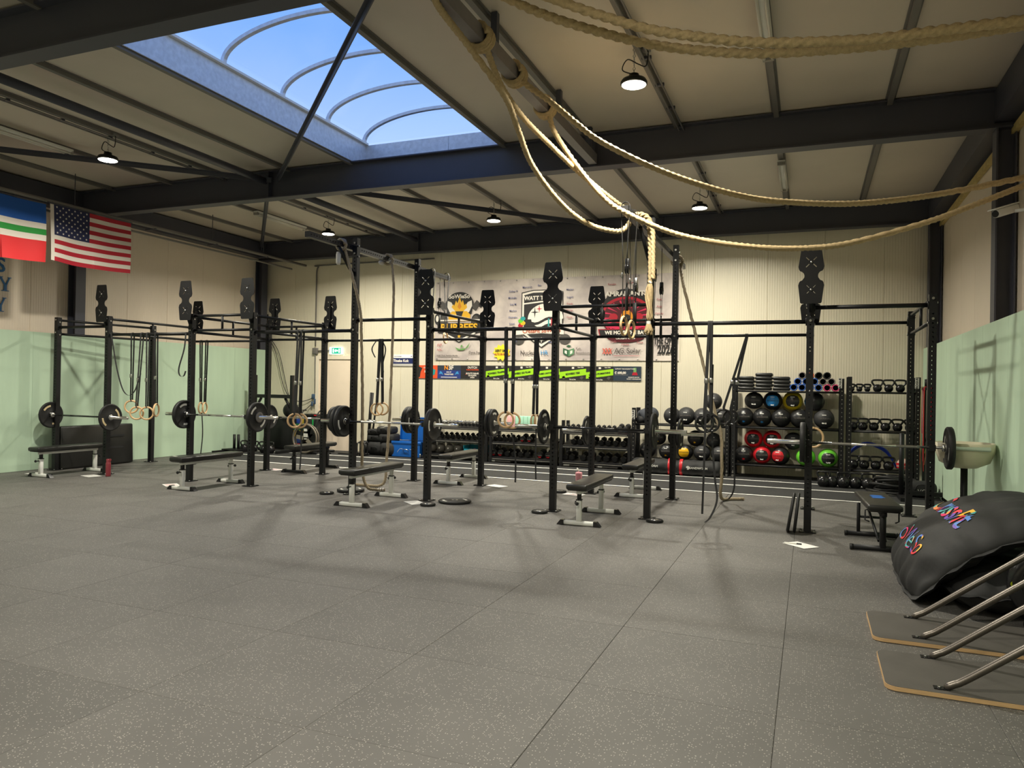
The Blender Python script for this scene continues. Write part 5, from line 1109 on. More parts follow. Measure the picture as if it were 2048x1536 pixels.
flat('cube_face', [(-4.71, 2.45), (-4.65, 2.475), (-4.71, 2.50), (-4.77, 2.475)], mat('ink_green_dark', lin(40, 92, 60), .55))
btext('Kuk', -4.55, 2.42, .065, INK, 0, align='LEFT'); btext('Betonbouw b.v.', -4.55, 2.33, .065, INK, 0, align='LEFT')
for k in range(3): flat('x_mark', [(-3.98 + k * .07, 2.42), (-3.96 + k * .07, 2.43), (-3.90 + k * .06, 2.31), (-3.92 + k * .06, 2.30)], mat('ink_salmon', lin(206, 96, 80), .55)); flat('x_mark', [(-3.90 + k * .07, 2.43), (-3.92 + k * .07, 2.42), (-3.98 + k * .06, 2.31), (-3.96 + k * .06, 2.30)], mat('ink_salmon', lin(206, 96, 80), .55))
btext('AG Solar', -3.45, 2.37, .155, INK, 0, .95)
flat('sponsor_line', [(-3.75, 2.265), (-3.2, 2.265), (-3.2, 2.272), (-3.75, 2.272)], RD)
btext('THE OPEN', -2.675, 2.565, .205, K, .03, .50); btext('2026', -2.675, 2.385, .235, K, .03, .72); flat('open_line', [(-2.88, 2.478), (-2.48, 2.478), (-2.48, 2.485), (-2.88, 2.485)], K)
IB = mat('ink_faded_blue', lin(96, 100, 140), .55); IR = mat('ink_faded_red', lin(170, 92, 96), .55)
for s, x, z, m in (('Esther P', -5.98, 3.66, IB), ('Michelle', -6.0, 3.52, IB), ('Lisa M', -5.98, 3.38, IB), ('Marion', -5.98, 3.24, IB), ('Hanneke', -5.98, 3.10, IB), ('Emiel', -6.0, 2.96, IB), ('Ron', -6.0, 2.84, IB), ('Marcel D', -5.66, 3.74, IB), ('Bas', -5.38, 3.77, IB), ('Erik', -5.92, 2.58, IB), ('Marco W', -5.05, 2.56, IB), ('Marjan', -4.70, 3.66, IB), ('Ingrid', -4.70, 3.5, IB), ('Frank', -4.70, 3.36, IR), ('Merijn', -4.70, 3.22, IR), ('Guus', -4.70, 3.08, IR), ('Rosalie', -3.8, 3.74, IR), ('Jeroen', -3.4, 3.76, IR), ('Miriam', -4.18, 2.70, IR), ('Franka', -3.5, 2.50, IR), ('Linda', -3.75, 2.56, IR), ('Petra', -3.2, 2.54, IR), ('Tom', -2.82, 3.4, IR), ('Anja', -2.82, 3.26, IR), ('Dennis', -2.82, 3.12, IR)): btext(s, x, z, .058, m, .012)
# navy sign
t = thing('wall_sign', 'small white sign with a navy name band beside the long posters', 'sign', (-8.68, YW, 2.16))
MB().rbox((0, 0, 0), (.60, .02, .27), .006, 1).build('board', mat('sign_white', lin(236, 232, 226), .4), t); MB().bb((-.29, -.0125, -.075), (.295, -.011, .055)).build('navy_band', mat('ink_navy', lin(26, 38, 92), .45), t)
text('Tineke Kok', .085, W_I, t, (-.27, -.0135, -.01), (PI / 2, 0, 0), 'LEFT', .04); text('Sportmassage', .035, IB, t, (-.25, -.0115, .095), (PI / 2, 0, 0), 'LEFT'); 
for k in range(2): MB().lathe([(0, -.0125), (.014, -.0125), (.014, -.011)], (.20 + k * .05, 0, .095), 'Y', 12).build('dot_mark', IB, t)
# row of posters
pw = (8.38 - 3.17) / 9
PT = [('orange poster with white and teal shapes at the door end of the row', 'o'), ('blue poster reading N3F', 'n'), ('black poster reading DUTCH with red lettering', 'd'), ('poster with lime banner reading SOWIESO TRAPPIN', 'SOWIESO TRAPPIN'), ('poster with lime banner reading SOWIESO GO FLAM', 'SOWIESO GO FLAM'), ('poster with lime banner reading SOWIESO UNSTOPPABLE', 'SOWIESO UNSTOPPABLE'), ('poster with lime banner reading SOWIESO Y&B', 'SOWIESO Y&B'), ('poster with lime banner reading SOWIESO ITS BREATHING', 'SOWIESO ITS BREATHING'), ('dark blue poster showing a 600 euro price', 'e')]
LIME = mat('ink_lime', lin(160, 220, 30), .5); NV = mat('poster_navy', lin(38, 58, 130), .5); SL = mat('poster_slate', lin(44, 56, 70), .5); PK = mat('poster_black', lin(40, 38, 38), .5, vary=.3, vscale=9); ORG = mat('poster_orange', lin(226, 84, 40), .5)
for k, (lab, kd) in enumerate(PT):
    x = -8.38 + pw * (k + .5); t = thing('poster', lab, 'poster', (x, YW - .002, 1.905), 0, 'row of posters under the banner')
    MB().bb((-pw / 2 + .001, -.006, -.148), (pw / 2 - .001, .006, .148)).build('sheet', {'o': ORG, 'n': NV, 'd': PK, 'e': SL}.get(kd, PK), t)
    def pf(nm, pts, m, d=0): MB().prism(pts, 'XZ', -.008 - d, .001).build(nm, m, t)
    def ptx(s, px, pz, sz, m, bold=.03, rot=0, xs=1, al='CENTER'): text(s, sz, m, t, (px, -.012, pz), (PI / 2, -rot, 0), al, bold, xs, 0, .0006)
    if kd == 'o':
        pf('figure', [(-.22, -.12), (-.16, -.12), (-.14, .0), (-.10, .08), (-.18, .12), (-.24, .04)], K); pf('figure', [(.13, -.10), (.22, -.06), (.24, .04), (.16, .08), (.10, .02)], mat('ink_teal', lin(40, 150, 150), .55)); pf('figure', [(-.04, -.02), (.06, -.02), (.06, .03), (-.04, .03)], W_I); ptx('OPEN', .0, .09, .05, W_I)
    elif kd == 'n':
        pf('top_band', [(-pw / 2, .04), (pw / 2, .04), (pw / 2, .148), (-pw / 2, .148)], SL); ptx('N', -.07, .09, .13, mat('ink_orange', lin(244, 150, 30), .5), .03); ptx('3F', .05, .09, .13, W_I, .03); ptx('DO IT', 0, -.005, .045, W_I); ptx('TOGETHER', 0, -.055, .045, W_I); pf('line', [(-.2, -.125), (.2, -.125), (.2, -.11), (-.2, -.11)], W_I)
        for s in (-1, 1): pf('figure', [(s * .14, -.07), (s * .18, -.0), (s * .22, .02), (s * .25, -.05), (s * .19, -.04)], LB)
    elif kd == 'd':
        ptx('DUTCH', 0, .10, .065, W_I); ptx('THROWDOWN', 0, .05, .042, ORG); ptx('ROUTE NAAR', 0, -.03, .05, W_I); ptx('QUALIFIER', 0, -.075, .042, W_I); ptx('OPEN', 0, -.12, .04, W_I); pf('mark', [(-.17, -.05), (-.14, -.02), (-.13, -.02), (-.15, -.06)], ORG, .001)
    elif kd == 'e':
        ptx('SUPPORT THE HOLIDAY FUND', -.25, .095, .030, W_I, .03, al='LEFT'); ptx('\u20ac 600,00', -.26, .015, .065, W_I, .04, al='LEFT'); pf('line', [(-.26, -.03), (.02, -.03), (.02, -.024), (-.26, -.024)], M_GREYP)
        pf('gift', [(.10, -.03), (.22, -.03), (.20, .03), (.12, .03)], RD); pf('gift', [(.13, .03), (.19, .03), (.19, .12), (.13, .12)], GRN); ptx('DE EERSTE DROOM', .14, -.075, .026, W_I); ptx('WORDT WERKELIJKHEID', .14, -.11, .026, W_I)
    else:
        pf('lime_band', [(-pw / 2, -.115), (pw / 2, -.035), (pw / 2, .095), (-pw / 2, .02)], LIME); ptx(kd, 0, -.01, .052 if len(kd) < 17 else .043, K, .04, .125, .92)
        pf('white_mark', [(-.02, .09), (.03, .09), (.03, .13), (-.02, .13)], W_I); ptx('Open 2026', .17, .122, .028, W_I, .03); ptx('Do it, Fun', 0, -.132, .034, W_I, .03)
        for q in (-1, 1): pf('figure', [(q * .20, -.14), (q * .24, -.08), (q * .19, -.06), (q * .15, -.10)], KD)

# ---------------------------------------------------------------- flags
def flagcloth(nm, lab, cells, ny, nz, wd, ht, loc, mats, amp):
    t = thing(nm, lab, 'flag', loc); b = MB(); vs = []
    def S(u, v): return (amp * (.5 * math.sin(u * 7 + (1 - v) * 2.2) + .35 * math.sin(u * 13 + 1) + .6 * math.sin(u * 2.3)) * (.35 + .65 * (1 - v)) , u * wd - .02 * (1 - v) * (1 if u > .5 else -.6), -ht * (1 - v) - .03 * math.sin(PI * u) * (1 - v))
    for j in range(nz + 1):
        for i in range(ny + 1): vs.append(S(i / ny, j / nz))
    b.add(vs, [(j * (ny + 1) + i, j * (ny + 1) + i + 1, (j + 1) * (ny + 1) + i + 1, (j + 1) * (ny + 1) + i) for j in range(nz) for i in range(ny)], True)
    b.mi = [cells(i / ny, j / nz) for j in range(nz) for i in range(ny)]
    b.build('cloth', mats, t, fix=False); return t, S
FW, FR, FN, FB, FG = (mat('flag_white', lin(226, 218, 208), .75), mat('flag_red', lin(178, 30, 48), .75), mat('flag_navy', lin(34, 40, 78), .75), mat('flag_blue', lin(20, 84, 168), .75), mat('flag_green', lin(40, 146, 60), .75))
def us(u, v):
    r = int(v * 13 + 1e-6)  # 0 bottom
    if u < .035: return 0
    if u < .46 and r >= 6: return 2
    return 1 if r % 2 == 0 else 0
t, Sf = flagcloth('flag', 'stars and stripes flag hanging on the flag wall', us, 52, 26, 1.52, .90, (-11.36, 8.31, 4.40), [FW, FR, FN], .05)
b = MB()
for j in range(9):
    for i in range(6 if j % 2 == 0 else 5):
        u = .035 + .425 * ((i + (.5 if j % 2 == 0 else 1)) / 6); v = 1 - (7 / 13) * ((j + .6) / 9.4); p = Vector(Sf(u, v)); q = .020
        pts = [p + Vector((.004, (q if k % 2 == 0 else q * .42) * math.sin(k * PI / 5), (q if k % 2 == 0 else q * .42) * math.cos(k * PI / 5))) for k in range(10)]
        b.add(pts, [tuple(range(10))])
tag(b.build('stars', FW, t, fix=False), 'white stars', None, None, 'stuff')
MB().cyl((0, -.04, .02), (0, 1.56, .02), .009, n=8).cyl((0, .05, .02), (-.02, .05, .05), .005, n=6).build('flag_pole', M_BEAM, t)
def gron(u, v):
    if abs(u - .30) < .05 or abs(v - .5) < .06: return 4 if False else (2 if (abs(u - .30) < .05 or abs(v - .5) < .06) else 0)
    if abs(u - .30) < .12 or abs(v - .5) < .15: return 0
    return 3 if (u > .30) == (v > .5) else 1
t, Sf = flagcloth('flag', 'red and blue flag with green and white cross next to the stars and stripes', gron, 60, 50, 1.42, .93, (-11.38, 6.82, 4.37), [FW, mat('flag_scarlet', lin(214, 44, 48), .75), FG, FB], .07)
MB().cyl((0, -.04, .02), (0, 1.46, .02), .009, n=8).build('flag_pole', M_BEAM, t)

# ---------------------------------------------------------------- left side objects
for k, (y0, y1, x, lab) in enumerate(((9.18, 10.12, -12.26, 'thick black crash mat leaning on the mint wall, nearer the camera'), (10.14, 10.68, -12.27, 'thick black crash mat leaning on the mint wall, farther one'))):
    t = thing('crash_mat', lab, 'mat', (x, (y0 + y1) / 2, .004), 0, 'crash mats'); MB().rbox((0, 0, .375), (.26, y1 - y0, .75), .03, 3, Matrix.Rotation(-.04, 3, 'Y')).build('cover', M_VINYL, t)
    if k == 1: MB().bb((.132, -.26, .52), (.140, .05, .56)).bb((.132, -.26, .30), (.140, .05, .34)).build('strap', M_STRAP, t)
def bottle(lab, x, y, prof, m, cap, mc, extra=None):
    t = thing('water_bottle', lab, 'bottle', (x, y, .002)); MB().lathe(prof, n=22).build('body', m, t); MB().lathe(cap, n=18).build('cap', mc, t)
    if extra: extra(t)
    return t
mm = mat('maroon_plastic', lin(132, 48, 58), .25, spec=.6)
bottle('maroon water bottle on the floor by the second front upright', -10.70, 8.93, [(0, 0), (.038, 0), (.040, .01), (.040, .20), (.036, .225), (.030, .235)], mm, [(.033, .235), (.034, .275), (.03, .285), (0, .285)], mm, lambda t: MB().torus((.045, 0, .268), .018, .005, 'Y', 12, 6).build('carry_loop', mm, t))
mp = mat('pink_plastic', lin(236, 160, 170), .35)
bottle('pink shaker with white spout at the lane behind the white legged bench', -3.52, 11.86, [(0, 0), (.045, 0), (.048, .01), (.055, .15), (.055, .165)], mp, [(.057, .165), (.057, .19), (.045, .20), (0, .20)], mp, lambda t: MB().tube([(0, 0, .20), (-.01, 0, .235), (-.035, 0, .265)], .012, 8).build('spout', M_WHITE, t))
def paper(lab, x, y, rz, tint=None, pen=False, marks=True):
    t = thing('paper_sheet', lab, 'paper', (x, y, .0035), rz, 'workout sheets on the floor'); MB().bb((-.105, -.15, 0), (.105, .15, .0015)).build('sheet', mat('paper_white', lin(238, 236, 232), .6), t)
    if marks:
        b = MB()
        for k in range(7): b.bb((-.085, .10 - k * .033, .0016), (.05 if k % 2 else .08, .105 - k * .033, .0022))
        tag(b.build('print', tint or M_GREYP, t), None, None, None, 'stuff')
    if pen:
        p = thing('pen', 'white and black pen lying on the paper by the leaning plates', 'pen', (x - .06, y + .02, .012)); MB().cyl((-.10, 0, 0), (.02, -.01, 0), .007, n=10).build('barrel', M_WHITE, p); MB().cyl((.02, -.01, 0), (.07, -.015, 0), .0075, n=10).build('cap', M_BLACKS, p)
paper('white sheet with a pen on the floor in front of the leaning plates', -.06, 8.28, .8, pen=True, marks=False)
paper('white sheets on the floor beside the maroon bottle', -10.95, 8.82, 1.3)
paper('white and red sheet on the floor beside the second white legged bench', -9.0, 8.62, 1.0, M_RED)
paper('white sheet on the floor next to the small plate and upright', -4.92, 8.86, .9)
paper('pale blue sheet on the floor beside the rear upright', -4.62, 10.98, 1.2, M_BLUE)
paper('white and red sheet by the upright behind the pink shaker', -3.24, 10.66, 1.4, M_RED)
paper('white and pink sheet at the rear upright of the second bay', -9.05, 11.05, 1.4, M_PINK)
paper('white sheet under the flag wall bench at the mats', -11.95, 8.6, 1.5)
# ================================================================ far corner by the mint wall
t = thing('yoke_frame', 'black steel yoke with crossbar standing in the corner beside the door', 'yoke', (-11.56, 14.0, 0))
for s in (-1, 1):
    MB().bb((s * .53 - .035, -.035, 0.05), (s * .53 + .035, .035, 1.77)).build('post', M_BLACK, t); MB().bb((s * .53 - .04, -.5, .004), (s * .53 + .04, .5, .06)).build('skid', M_BLACK, t)
    MB().tube([(s * .49, 0, 1.02), (s * .34, 0, 1.24)], .03, 4).build('gusset', M_BLACK, t)
MB().bb((-.53, -.04, 1.24), (.53, .04, 1.32)).build('crossbar', M_BLACK, t)
t = thing('cargo_panel', 'black crash pad standing upright behind the yoke posts', 'mat', (-11.78, 14.64, .004)); MB().rbox((0, 0, .375), (.72, .16, .75), .03, 2).build('cover', M_RUB, t)
for k, (x, y, z) in enumerate(((-11.72, 14.05, .82), (-11.66, 13.97, .80), (-11.60, 13.86, .98))):
    if k == 2: continue
    plate(P45, 'black bumper plate hung on the yoke crossbar, %s' % ('outer', 'inner')[k], (x, y - .16 * k, z), (0, 0, PI / 2 - .5), 'plates on the yoke', prn=False)
t = thing('exercise_ball', 'black exercise ball resting behind the yoke plates', 'ball', (-11.55, 14.64, .754 + .185)); MB().sphere((0, 0, 0), .19, 26, 14).build('shell', M_RUB, t)
for k, (x, y, r, rz) in enumerate(((-12.05, 13.62, .095, 1.4), (-11.86, 13.75, .085, .4), (-11.42, 13.55, .105, .7), (-11.22, 13.52, .105, 0))): kettle(x, y, .0045, r, 'black kettlebell on the floor by the yoke, %s from the mint wall' % OR[k], 'kettlebells by the yoke', rz=rz, hh=.11, hw=.09)
t = thing('push_sled', 'low black sled with two short posts beside the kettlebells at the mint wall', 'sled', (-12.12, 13.35, 0))
for s in (-1, 1): MB().cyl((s * .06, .1, .06), (s * .06, .1, .40), .03, n=12).build('post', M_BLACK, t); MB().bb((s * .2 - .04, -.4, .004), (s * .2 + .04, .4, .05)).build('skid', M_BLACK, t)
MB().bb((-.24, -.1, .05), (.24, .3, .075)).build('deck', M_BLACK, t)
# coloured crates
for k, (z, cc, m) in enumerate(((.0, 'red', (188, 40, 50)), (.155, 'navy', (40, 60, 120)), (.31, 'yellow', (226, 176, 40)), (.465, 'green', (50, 130, 80)))):
    t = thing('storage_crate', '%s plastic crate in the stack behind the air bike wheel' % cc, 'crate', (-11.24, 14.76, .003 + z), 0, 'stacked plastic crates'); mc = mat('crate_' + cc, lin(*m), .45)
    MB().rbox((0, 0, .075), (.46, .36, .148), .015, 2).build('crate_body', mc, t); MB().rbox((0, 0, .140), (.48, .38, .022), .008, 1).build('crate_rim', mc, t)
for x, cc, m in ((-11.36, 'blue', (50, 80, 170)), (-11.22, 'yellow', (236, 200, 50)), (-11.08, 'green', (40, 120, 80))): tag(MB().rbox((0, 0, 0), (.11, .11, .12), .012, 2).build('storage_tub', mat('tub_' + cc, lin(*m), .45), None, (x, 14.72, .003 + .618 + .062)), 'small %s tub on top of the crate stack' % cc, 'tub', 'tubs on the crates')
# air bike
t = thing('air_bike', 'air bike with a large caged fan wheel seen from the front, beside the black bin', 'bike', (-10.46, 13.75, 0))
MB().torus((0, 0, .36), .315, .022, 'Y', 40, 8).torus((0, .08, .36), .315, .016, 'Y', 40, 8).build('wheel_rim', mat('rim_grey', lin(120, 112, 100), .4, .3), t)
MB().lathe([(0, .03), (.09, .03), (.09, .07), (0, .07)], (0, 0, .36), 'Y', 30).build('fan_hub', M_RUB, t)
for a in (.15, .85, 1.35, -.95, -1.5, -2.1, 2.75):
    R = Matrix.Rotation(-a, 3, 'Y'); MB().box(Vector((0, .05, .36)) + R @ Vector((.18, 0, 0)), (.22, .014, .15), R).build('fan_blade', M_RUB, t)
for k, (a, m) in enumerate(((PI * .96, M_GREYF), (-PI * .22, M_GREYF))):
    R = Matrix.Rotation(-a, 3, 'Y'); MB().box(Vector((0, .015, .36)) + R @ Vector((.15, 0, 0)), (.19, .012, .085), R).build('fan_blade', mat('blade_grey', lin(140, 132, 116), .5), t)
for x in (-.12, .03): MB().bb((x, .005, .10), (x + .055, .025, .17)).build('red_block', M_RED, t)
MB().bb((-.04, .0, .39), (.06, .025, .47)).bb((-.03, .0, .52), (.05, .025, .58)).build('label_plate', M_WHITE, t)
MB().bb((-.025, -.0, .34), (.035, .03, .36)).build('logo_plate', M_WHITE, t)
MB().cyl((-.2, .15, .03), (.22, .15, .03), .03, n=10).cyl((-.2, .8, .03), (.22, .8, .03), .03, n=10).cyl((0, .12, .05), (0, .55, .75), .03, n=10).cyl((0, .15, .05), (0, .8, .05), .03, n=10).build('bike_frame', M_BLACK, t)
MB().rbox((0, .62, .80), (.22, .26, .07), .03, 3).build('saddle', M_VINYL, t)
for s in (-1, 1): MB().tube(spline([(s * .12, .12, .36), (s * .2, .1, .75), (s * .22, .2, .95), (s * .22, .32, .98)], 6), .016, 8).build('handlebar', M_BLACK, t)
t = thing('waste_bin', 'tall black bin with green and red lid edge between air bike and door', 'bin', (-10.83, 14.62, .003))
MB().rbox((0, 0, .41), (.42, .36, .82), .03, 3).build('bin_body', mat('bin_grey', lin(46, 46, 46), .45), t); MB().rbox((0, 0, .845), (.44, .38, .06), .025, 3).build('lid', M_BLACKS, t)
MB().bb((.05, -.186, .45), (.08, -.181, .78)).build('green_stripe', mat('stripe_green', lin(30, 190, 90), .4), t); MB().bb((.10, -.196, .835), (.21, -.190, .86)).build('red_edge', M_RED, t)
# bar holder with upright bars
t = thing('bar_holder', 'black floor stand holding upright bars beside the cream door', 'stand', (-9.37, 14.55, 0))
MB().lathe([(0, .004), (.24, .004), (.24, .04), (0, .04)], n=24).build('base', M_BLACK, t); MB().lathe([(.02, .04), (.15, .05), (.15, .30), (.14, .30), (.14, .07)], n=20).build('drum', M_RUB, t)
for k, (a, dx, dy, lab) in enumerate(((-.02, -.10, 0, 'thick black tube in the bar holder nearest the door'), (.055, .01, .03, 'thin black training bar in the bar holder, middle one'), (.085, .06, -.03, 'thin black training bar in the bar holder, next to the outer one'), (.125, .10, .02, 'thin black training bar in the bar holder, leaning farthest'))):
    q = thing('training_bar', lab, 'bar', (-9.37 + dx, 14.55 + dy, .072), 0, 'bars in the holder'); e = Vector((math.sin(a), 0, math.cos(a)))
    MB().cyl((0, 0, 0), e * 1.34, .034 if k == 0 else .022, n=12).build('shaft', M_BLACK, q); MB().cyl(e * .68, e * .72, .05, n=12).build('collar', M_STEEL, q)
# pile of sandbags, frames
SG = 'black sandbags beside the toolbox'
for k, (x, y, z, sx, sy, sz, lab) in enumerate(((-9.05, 14.55, .16, .46, .36, .31, 'black sandbag at the bottom of the pile, nearer the door'), (-8.70, 14.50, .16, .42, .38, .31, 'black sandbag at the bottom of the pile, next to the toolbox'), (-9.08, 14.58, .385, .40, .34, .15, 'black sandbag in the middle of the pile, nearer the door'), (-8.74, 14.52, .405, .40, .36, .19, 'black sandbag in the middle of the pile, next to the toolbox'), (-9.10, 14.56, .52, .36, .30, .13, 'crumpled black sandbag on top of the pile, nearer the door'), (-8.80, 14.52, .575, .40, .34, .16, 'black sandbag with white strap on top of the pile'))):
    t = thing('sandbag', lab, 'sandbag', (x, y, z + .003), 0, SG); MB().rbox((0, 0, 0), (sx, sy, sz), min(sx, sy, sz) * .38, 4).build('bag_body', M_CLOTH, t); MB().tube(spline([(-.08, -sy / 2 + .005, -.02), (-.05, -sy / 2 - .018, .03), (.05, -sy / 2 - .018, .03), (.08, -sy / 2 + .005, -.02)], 5), .010, 6).build('handle', M_STRAP, t)
    if k == 5: MB().ribbon(spline([(-.13, -.15, .03), (-.02, -.165, .055), (.06, -.16, .085), (.12, -.12, .09)], 5), .022, .004, (0, -.5, .8)).build('white_strap', M_WHITE, t)
for k in range(4):
    t = thing('floor_handle', 'black curved parallel handle standing beside the sandbags, %s from the door' % OR[k], 'handle', (-9.42 + k * .095, 14.18, .003), .25, 'parallel handles'); MB().tube(spline([(0, -.10, .012), (0, -.10, .22), (0, -.05, .285), (0, .05, .285), (0, .10, .22), (0, .10, .012)], 5), .015, 8).build('grip', M_BLACKS, t); MB().bb((-.022, -.13, 0), (.022, .13, .016)).build('foot', M_BLACKS, t)
t = thing('floor_board', 'low black board under the parallel handles', 'board', (-9.72, 14.35, .005)); MB().rbox((0, 0, .012), (.42, .2, .022), .006, 1).build('deck', M_RUB, t)
# toolbox with open lid
t = thing('toolbox', 'blue steel toolbox with its lid raised beside the slam balls', 'toolbox', (-8.22, 14.55, .004))
for a, c in (((-.36, -.20, 0), (.36, .20, .012)), ((-.36, -.20, 0), (-.35, .20, .34)), ((.35, -.20, 0), (.36, .20, .34)), ((-.36, -.20, 0), (.36, -.19, .34)), ((-.36, .19, 0), (.36, .20, .34))): MB().bb(a, c).build('box_side', M_BOX, t)
MB().rbox((0, -.198, .32), (.74, .03, .06), .012, 2).build('rim', M_BOX, t)
MB().box((0, .225, .61), (.72, .02, .52), Matrix.Rotation(-.06, 3, 'X')).box((-.355, .20, .61), (.012, .07, .50), Matrix.Rotation(-.06, 3, 'X')).box((.355, .20, .61), (.012, .07, .50), Matrix.Rotation(-.06, 3, 'X')).box((0, .17, .865), (.72, .09, .012), Matrix.Rotation(-.06, 3, 'X')).build('lid', M_BOX, t)
MB().tube(spline([(-.06, -.202, .13), (-.05, -.23, .17), (.05, -.23, .17), (.06, -.202, .13)], 5), .008, 6).build('handle', M_STEEL, t)
b = MB().tube(spline([(-.22, -.203, .10), (-.15, -.203, .18), (-.08, -.203, .18)], 5), .003, 5).tube(spline([(.09, -.203, .18), (.18, -.203, .16), (.26, -.203, .13)], 5), .003, 5); b.build('pressed_mark', M_WHITEP, t)
MB().cyl((.36, -.12, .03), (.38, -.12, .03), .03, n=12).rbox((.36, -.2, .05), (.03, .03, .08), .006, 1).build('castor', M_STEEL, t)
# long worm bag in front of the low rack
t = thing('worm_bag', 'long black duffel sandbag with red straps in front of the low ball rack', 'sandbag', (-2.28, 14.05, .005))
def duffel(u):
    a = abs(u); return .155 * (1 - max(0, (a - .88) / .12) ** 2 * .5) * (1 - .30 * math.exp(-((u - .0) / .055) ** 2) - .12 * math.exp(-((u + .13) / .03) ** 2) - .12 * math.exp(-((u - .11) / .03) ** 2)) * (1 + .03 * math.sin(u * 37))
b = MB(); n = 22; vs = []; N = 60
for i in range(N + 1):
    u = i / N * 2 - 1; r = duffel(u)
    for k in range(n):
        a = 2 * PI * k / n; f = 1 + .035 * math.sin(5 * a + u * 19) * (1 - .4 * abs(u)); z = .145 + r * math.sin(a) * f * .95; vs.append((u * .84, r * 1.05 * math.cos(a) * f, max(.0, z)))
b.add(vs, [(i * n + k, i * n + (k + 1) % n, (i + 1) * n + (k + 1) % n, (i + 1) * n + k) for i in range(N) for k in range(n)], True); b.add(vs[:n], [tuple(range(n))]); b.add(vs[-n:], [tuple(range(n))]); b.build('bag_body', M_CLOTH, t)
for u in (-.135, .115):
    b = MB(); r = duffel(u) * 1.10 + .006; b.tube([(u * .84 + .03, 0, 0)] , .001) if False else b.lathe([(r - .004, -.028), (r, -.02), (r, .02), (r - .004, .028)], (u * .84, 0, .150), 'X', 26); b.build('red_strap', M_RED, t)
for x, s in ((-.48, 1), (.42, 1)):
    MB().lathe([(.0, -.166), (.035, -.164)], (x - .19, 0, .16), 'Y', 18).build('logo_disc', M_WHITE, t, fix=False); text('SANDWORM', .055, M_WHITE, t, (x, -.168, .16), bold=.02)
# draped jacket on the low rack
t = thing('jacket', 'dark blue grey jacket heaped on the dumbbell end of the low ball rack', 'jacket', (-2.93, 14.52, .934))
b = MB(); b.sphere((0, 0, .15), .2, 26, 16, (1.05, .9, .78))
b.v = [(x * (1 + .10 * math.sin(9 * y + 5 * z) + .08 * math.sin(14 * z + 3)), y * (1 + .1 * math.sin(11 * x + 2 * z)), max(0.0, z + .02 * math.sin(13 * x + 9 * y))) for x, y, z in b.v]; b.build('garment', mat('jacket_cloth', lin(62, 66, 74), .75, vary=.25, vscale=7, bump=.4, bscale=16), t)
b = MB(); b.sphere((-.14, -.12, .07), .09, 16, 10, (1, .7, .8)); b.v = [(x + .02 * math.sin(20 * z), y + .015 * math.sin(17 * x), max(0, z)) for x, y, z in b.v]; b.build('sleeve', M_CLOTH, t)

# ================================================================ near right: cushions and ski platforms
def cushion(name, lab, c, ax, ay, az, L_, W_, T_, seed, base, curve=None):
    t = thing(name, lab, 'cushion', base); ax, ay, az = Vector(ax).normalized(), Vector(ay).normalized(), Vector(az).normalized(); O = Vector(c) - Vector(base)
    def P(u, v, s, off=0.0):
        e = max(0.0, (1 - abs(u) ** 3.2)) ** .55 * max(0.0, (1 - abs(v) ** 3.6)) ** .55
        wr = .026 * math.sin(v * 21 + seed + 3 * u) * max(0, abs(u) - .35) * 1.5 + .024 * math.sin(u * 17 + v * 4 + seed) * max(0, abs(v) - .4) + .010 * math.sin(7 * u + 11 * v + seed)
        pu = u * (1 - .10 * v * v * v * v) ; pv = v * (1 - .10 * u * u * u * u)
        if curve:
            k = (pu + 1) / 2; q = curve[0] * (1 - k) ** 3 + curve[1] * (3 * k * (1 - k) ** 2) + curve[2] * (3 * k * k * (1 - k)) + curve[3] * k ** 3
            d = (curve[1] - curve[0]) * (1 - k) ** 2 + (curve[2] - curve[1]) * (2 * k * (1 - k)) + (curve[3] - curve[2]) * k * k; d.normalize()
            nn = Vector((-d.z, 0, d.x)); return q - Vector(base) + Vector((0, c[1], 0)) + ay * (pv * W_ / 2) + nn * (s * (T_ / 2 * e * (1 if s > 0 else .55) + wr * min(1, e * 2)) + off)
        return O + ax * (pu * L_ / 2) + ay * (pv * W_ / 2) + az * (s * (T_ / 2 * e + wr * min(1, e * 2)) + off)
    b = MB(); n = 44
    for s in (1, -1):
        vs = [P(math.sin(PI / 2 * (i / n * 2 - 1)), math.sin(PI / 2 * (j / n * 2 - 1)), s) for i in range(n + 1) for j in range(n + 1)]
        vs = [Vector((v.x, v.y, max(v.z, -base[2] + .004))) for v in vs]
        f = [(i * (n + 1) + j, (i + 1) * (n + 1) + j, (i + 1) * (n + 1) + j + 1, i * (n + 1) + j + 1) for i in range(n) for j in range(n)]
        b.add(vs, f if s > 0 else [tuple(reversed(q)) for q in f], True)
    b.build('cover', M_CLOTH, t)
    # stitched flange along the seam
    b = MB(); ring_ = []
    for k in range(64):
        q = k / 16; u, v = ((-1 + 2 * (q % 1), -1), (1, -1 + 2 * (q % 1)), (1 - 2 * (q % 1), 1), (-1, 1 - 2 * (q % 1)))[int(q) % 4]
        p = P(u, v, 1); o = P(u * 1.03, v * 1.03, 1); d = (p - O).normalized(); wv = .012 * math.sin(k * 1.9 + seed)
        ring_.append((p - d * .03, p + d * .055 + az * wv))
    vs = []
    for a, c_ in ring_: vs += [Vector((a.x, a.y, max(a.z, .006 - base[2]))), Vector((c_.x, c_.y, max(c_.z, .006 - base[2])))]
    m_ = len(ring_); f = [(2 * i, 2 * i + 1, 2 * ((i + 1) % m_) + 1, 2 * ((i + 1) % m_)) for i in range(m_)]
    b.add(vs, f, True); b.add([v + az * .006 for v in vs], [tuple(reversed(q)) for q in f], True); b.build('seam_flange', M_CLOTH, t, fix=False)
    return t, P
aa = math.radians(42)
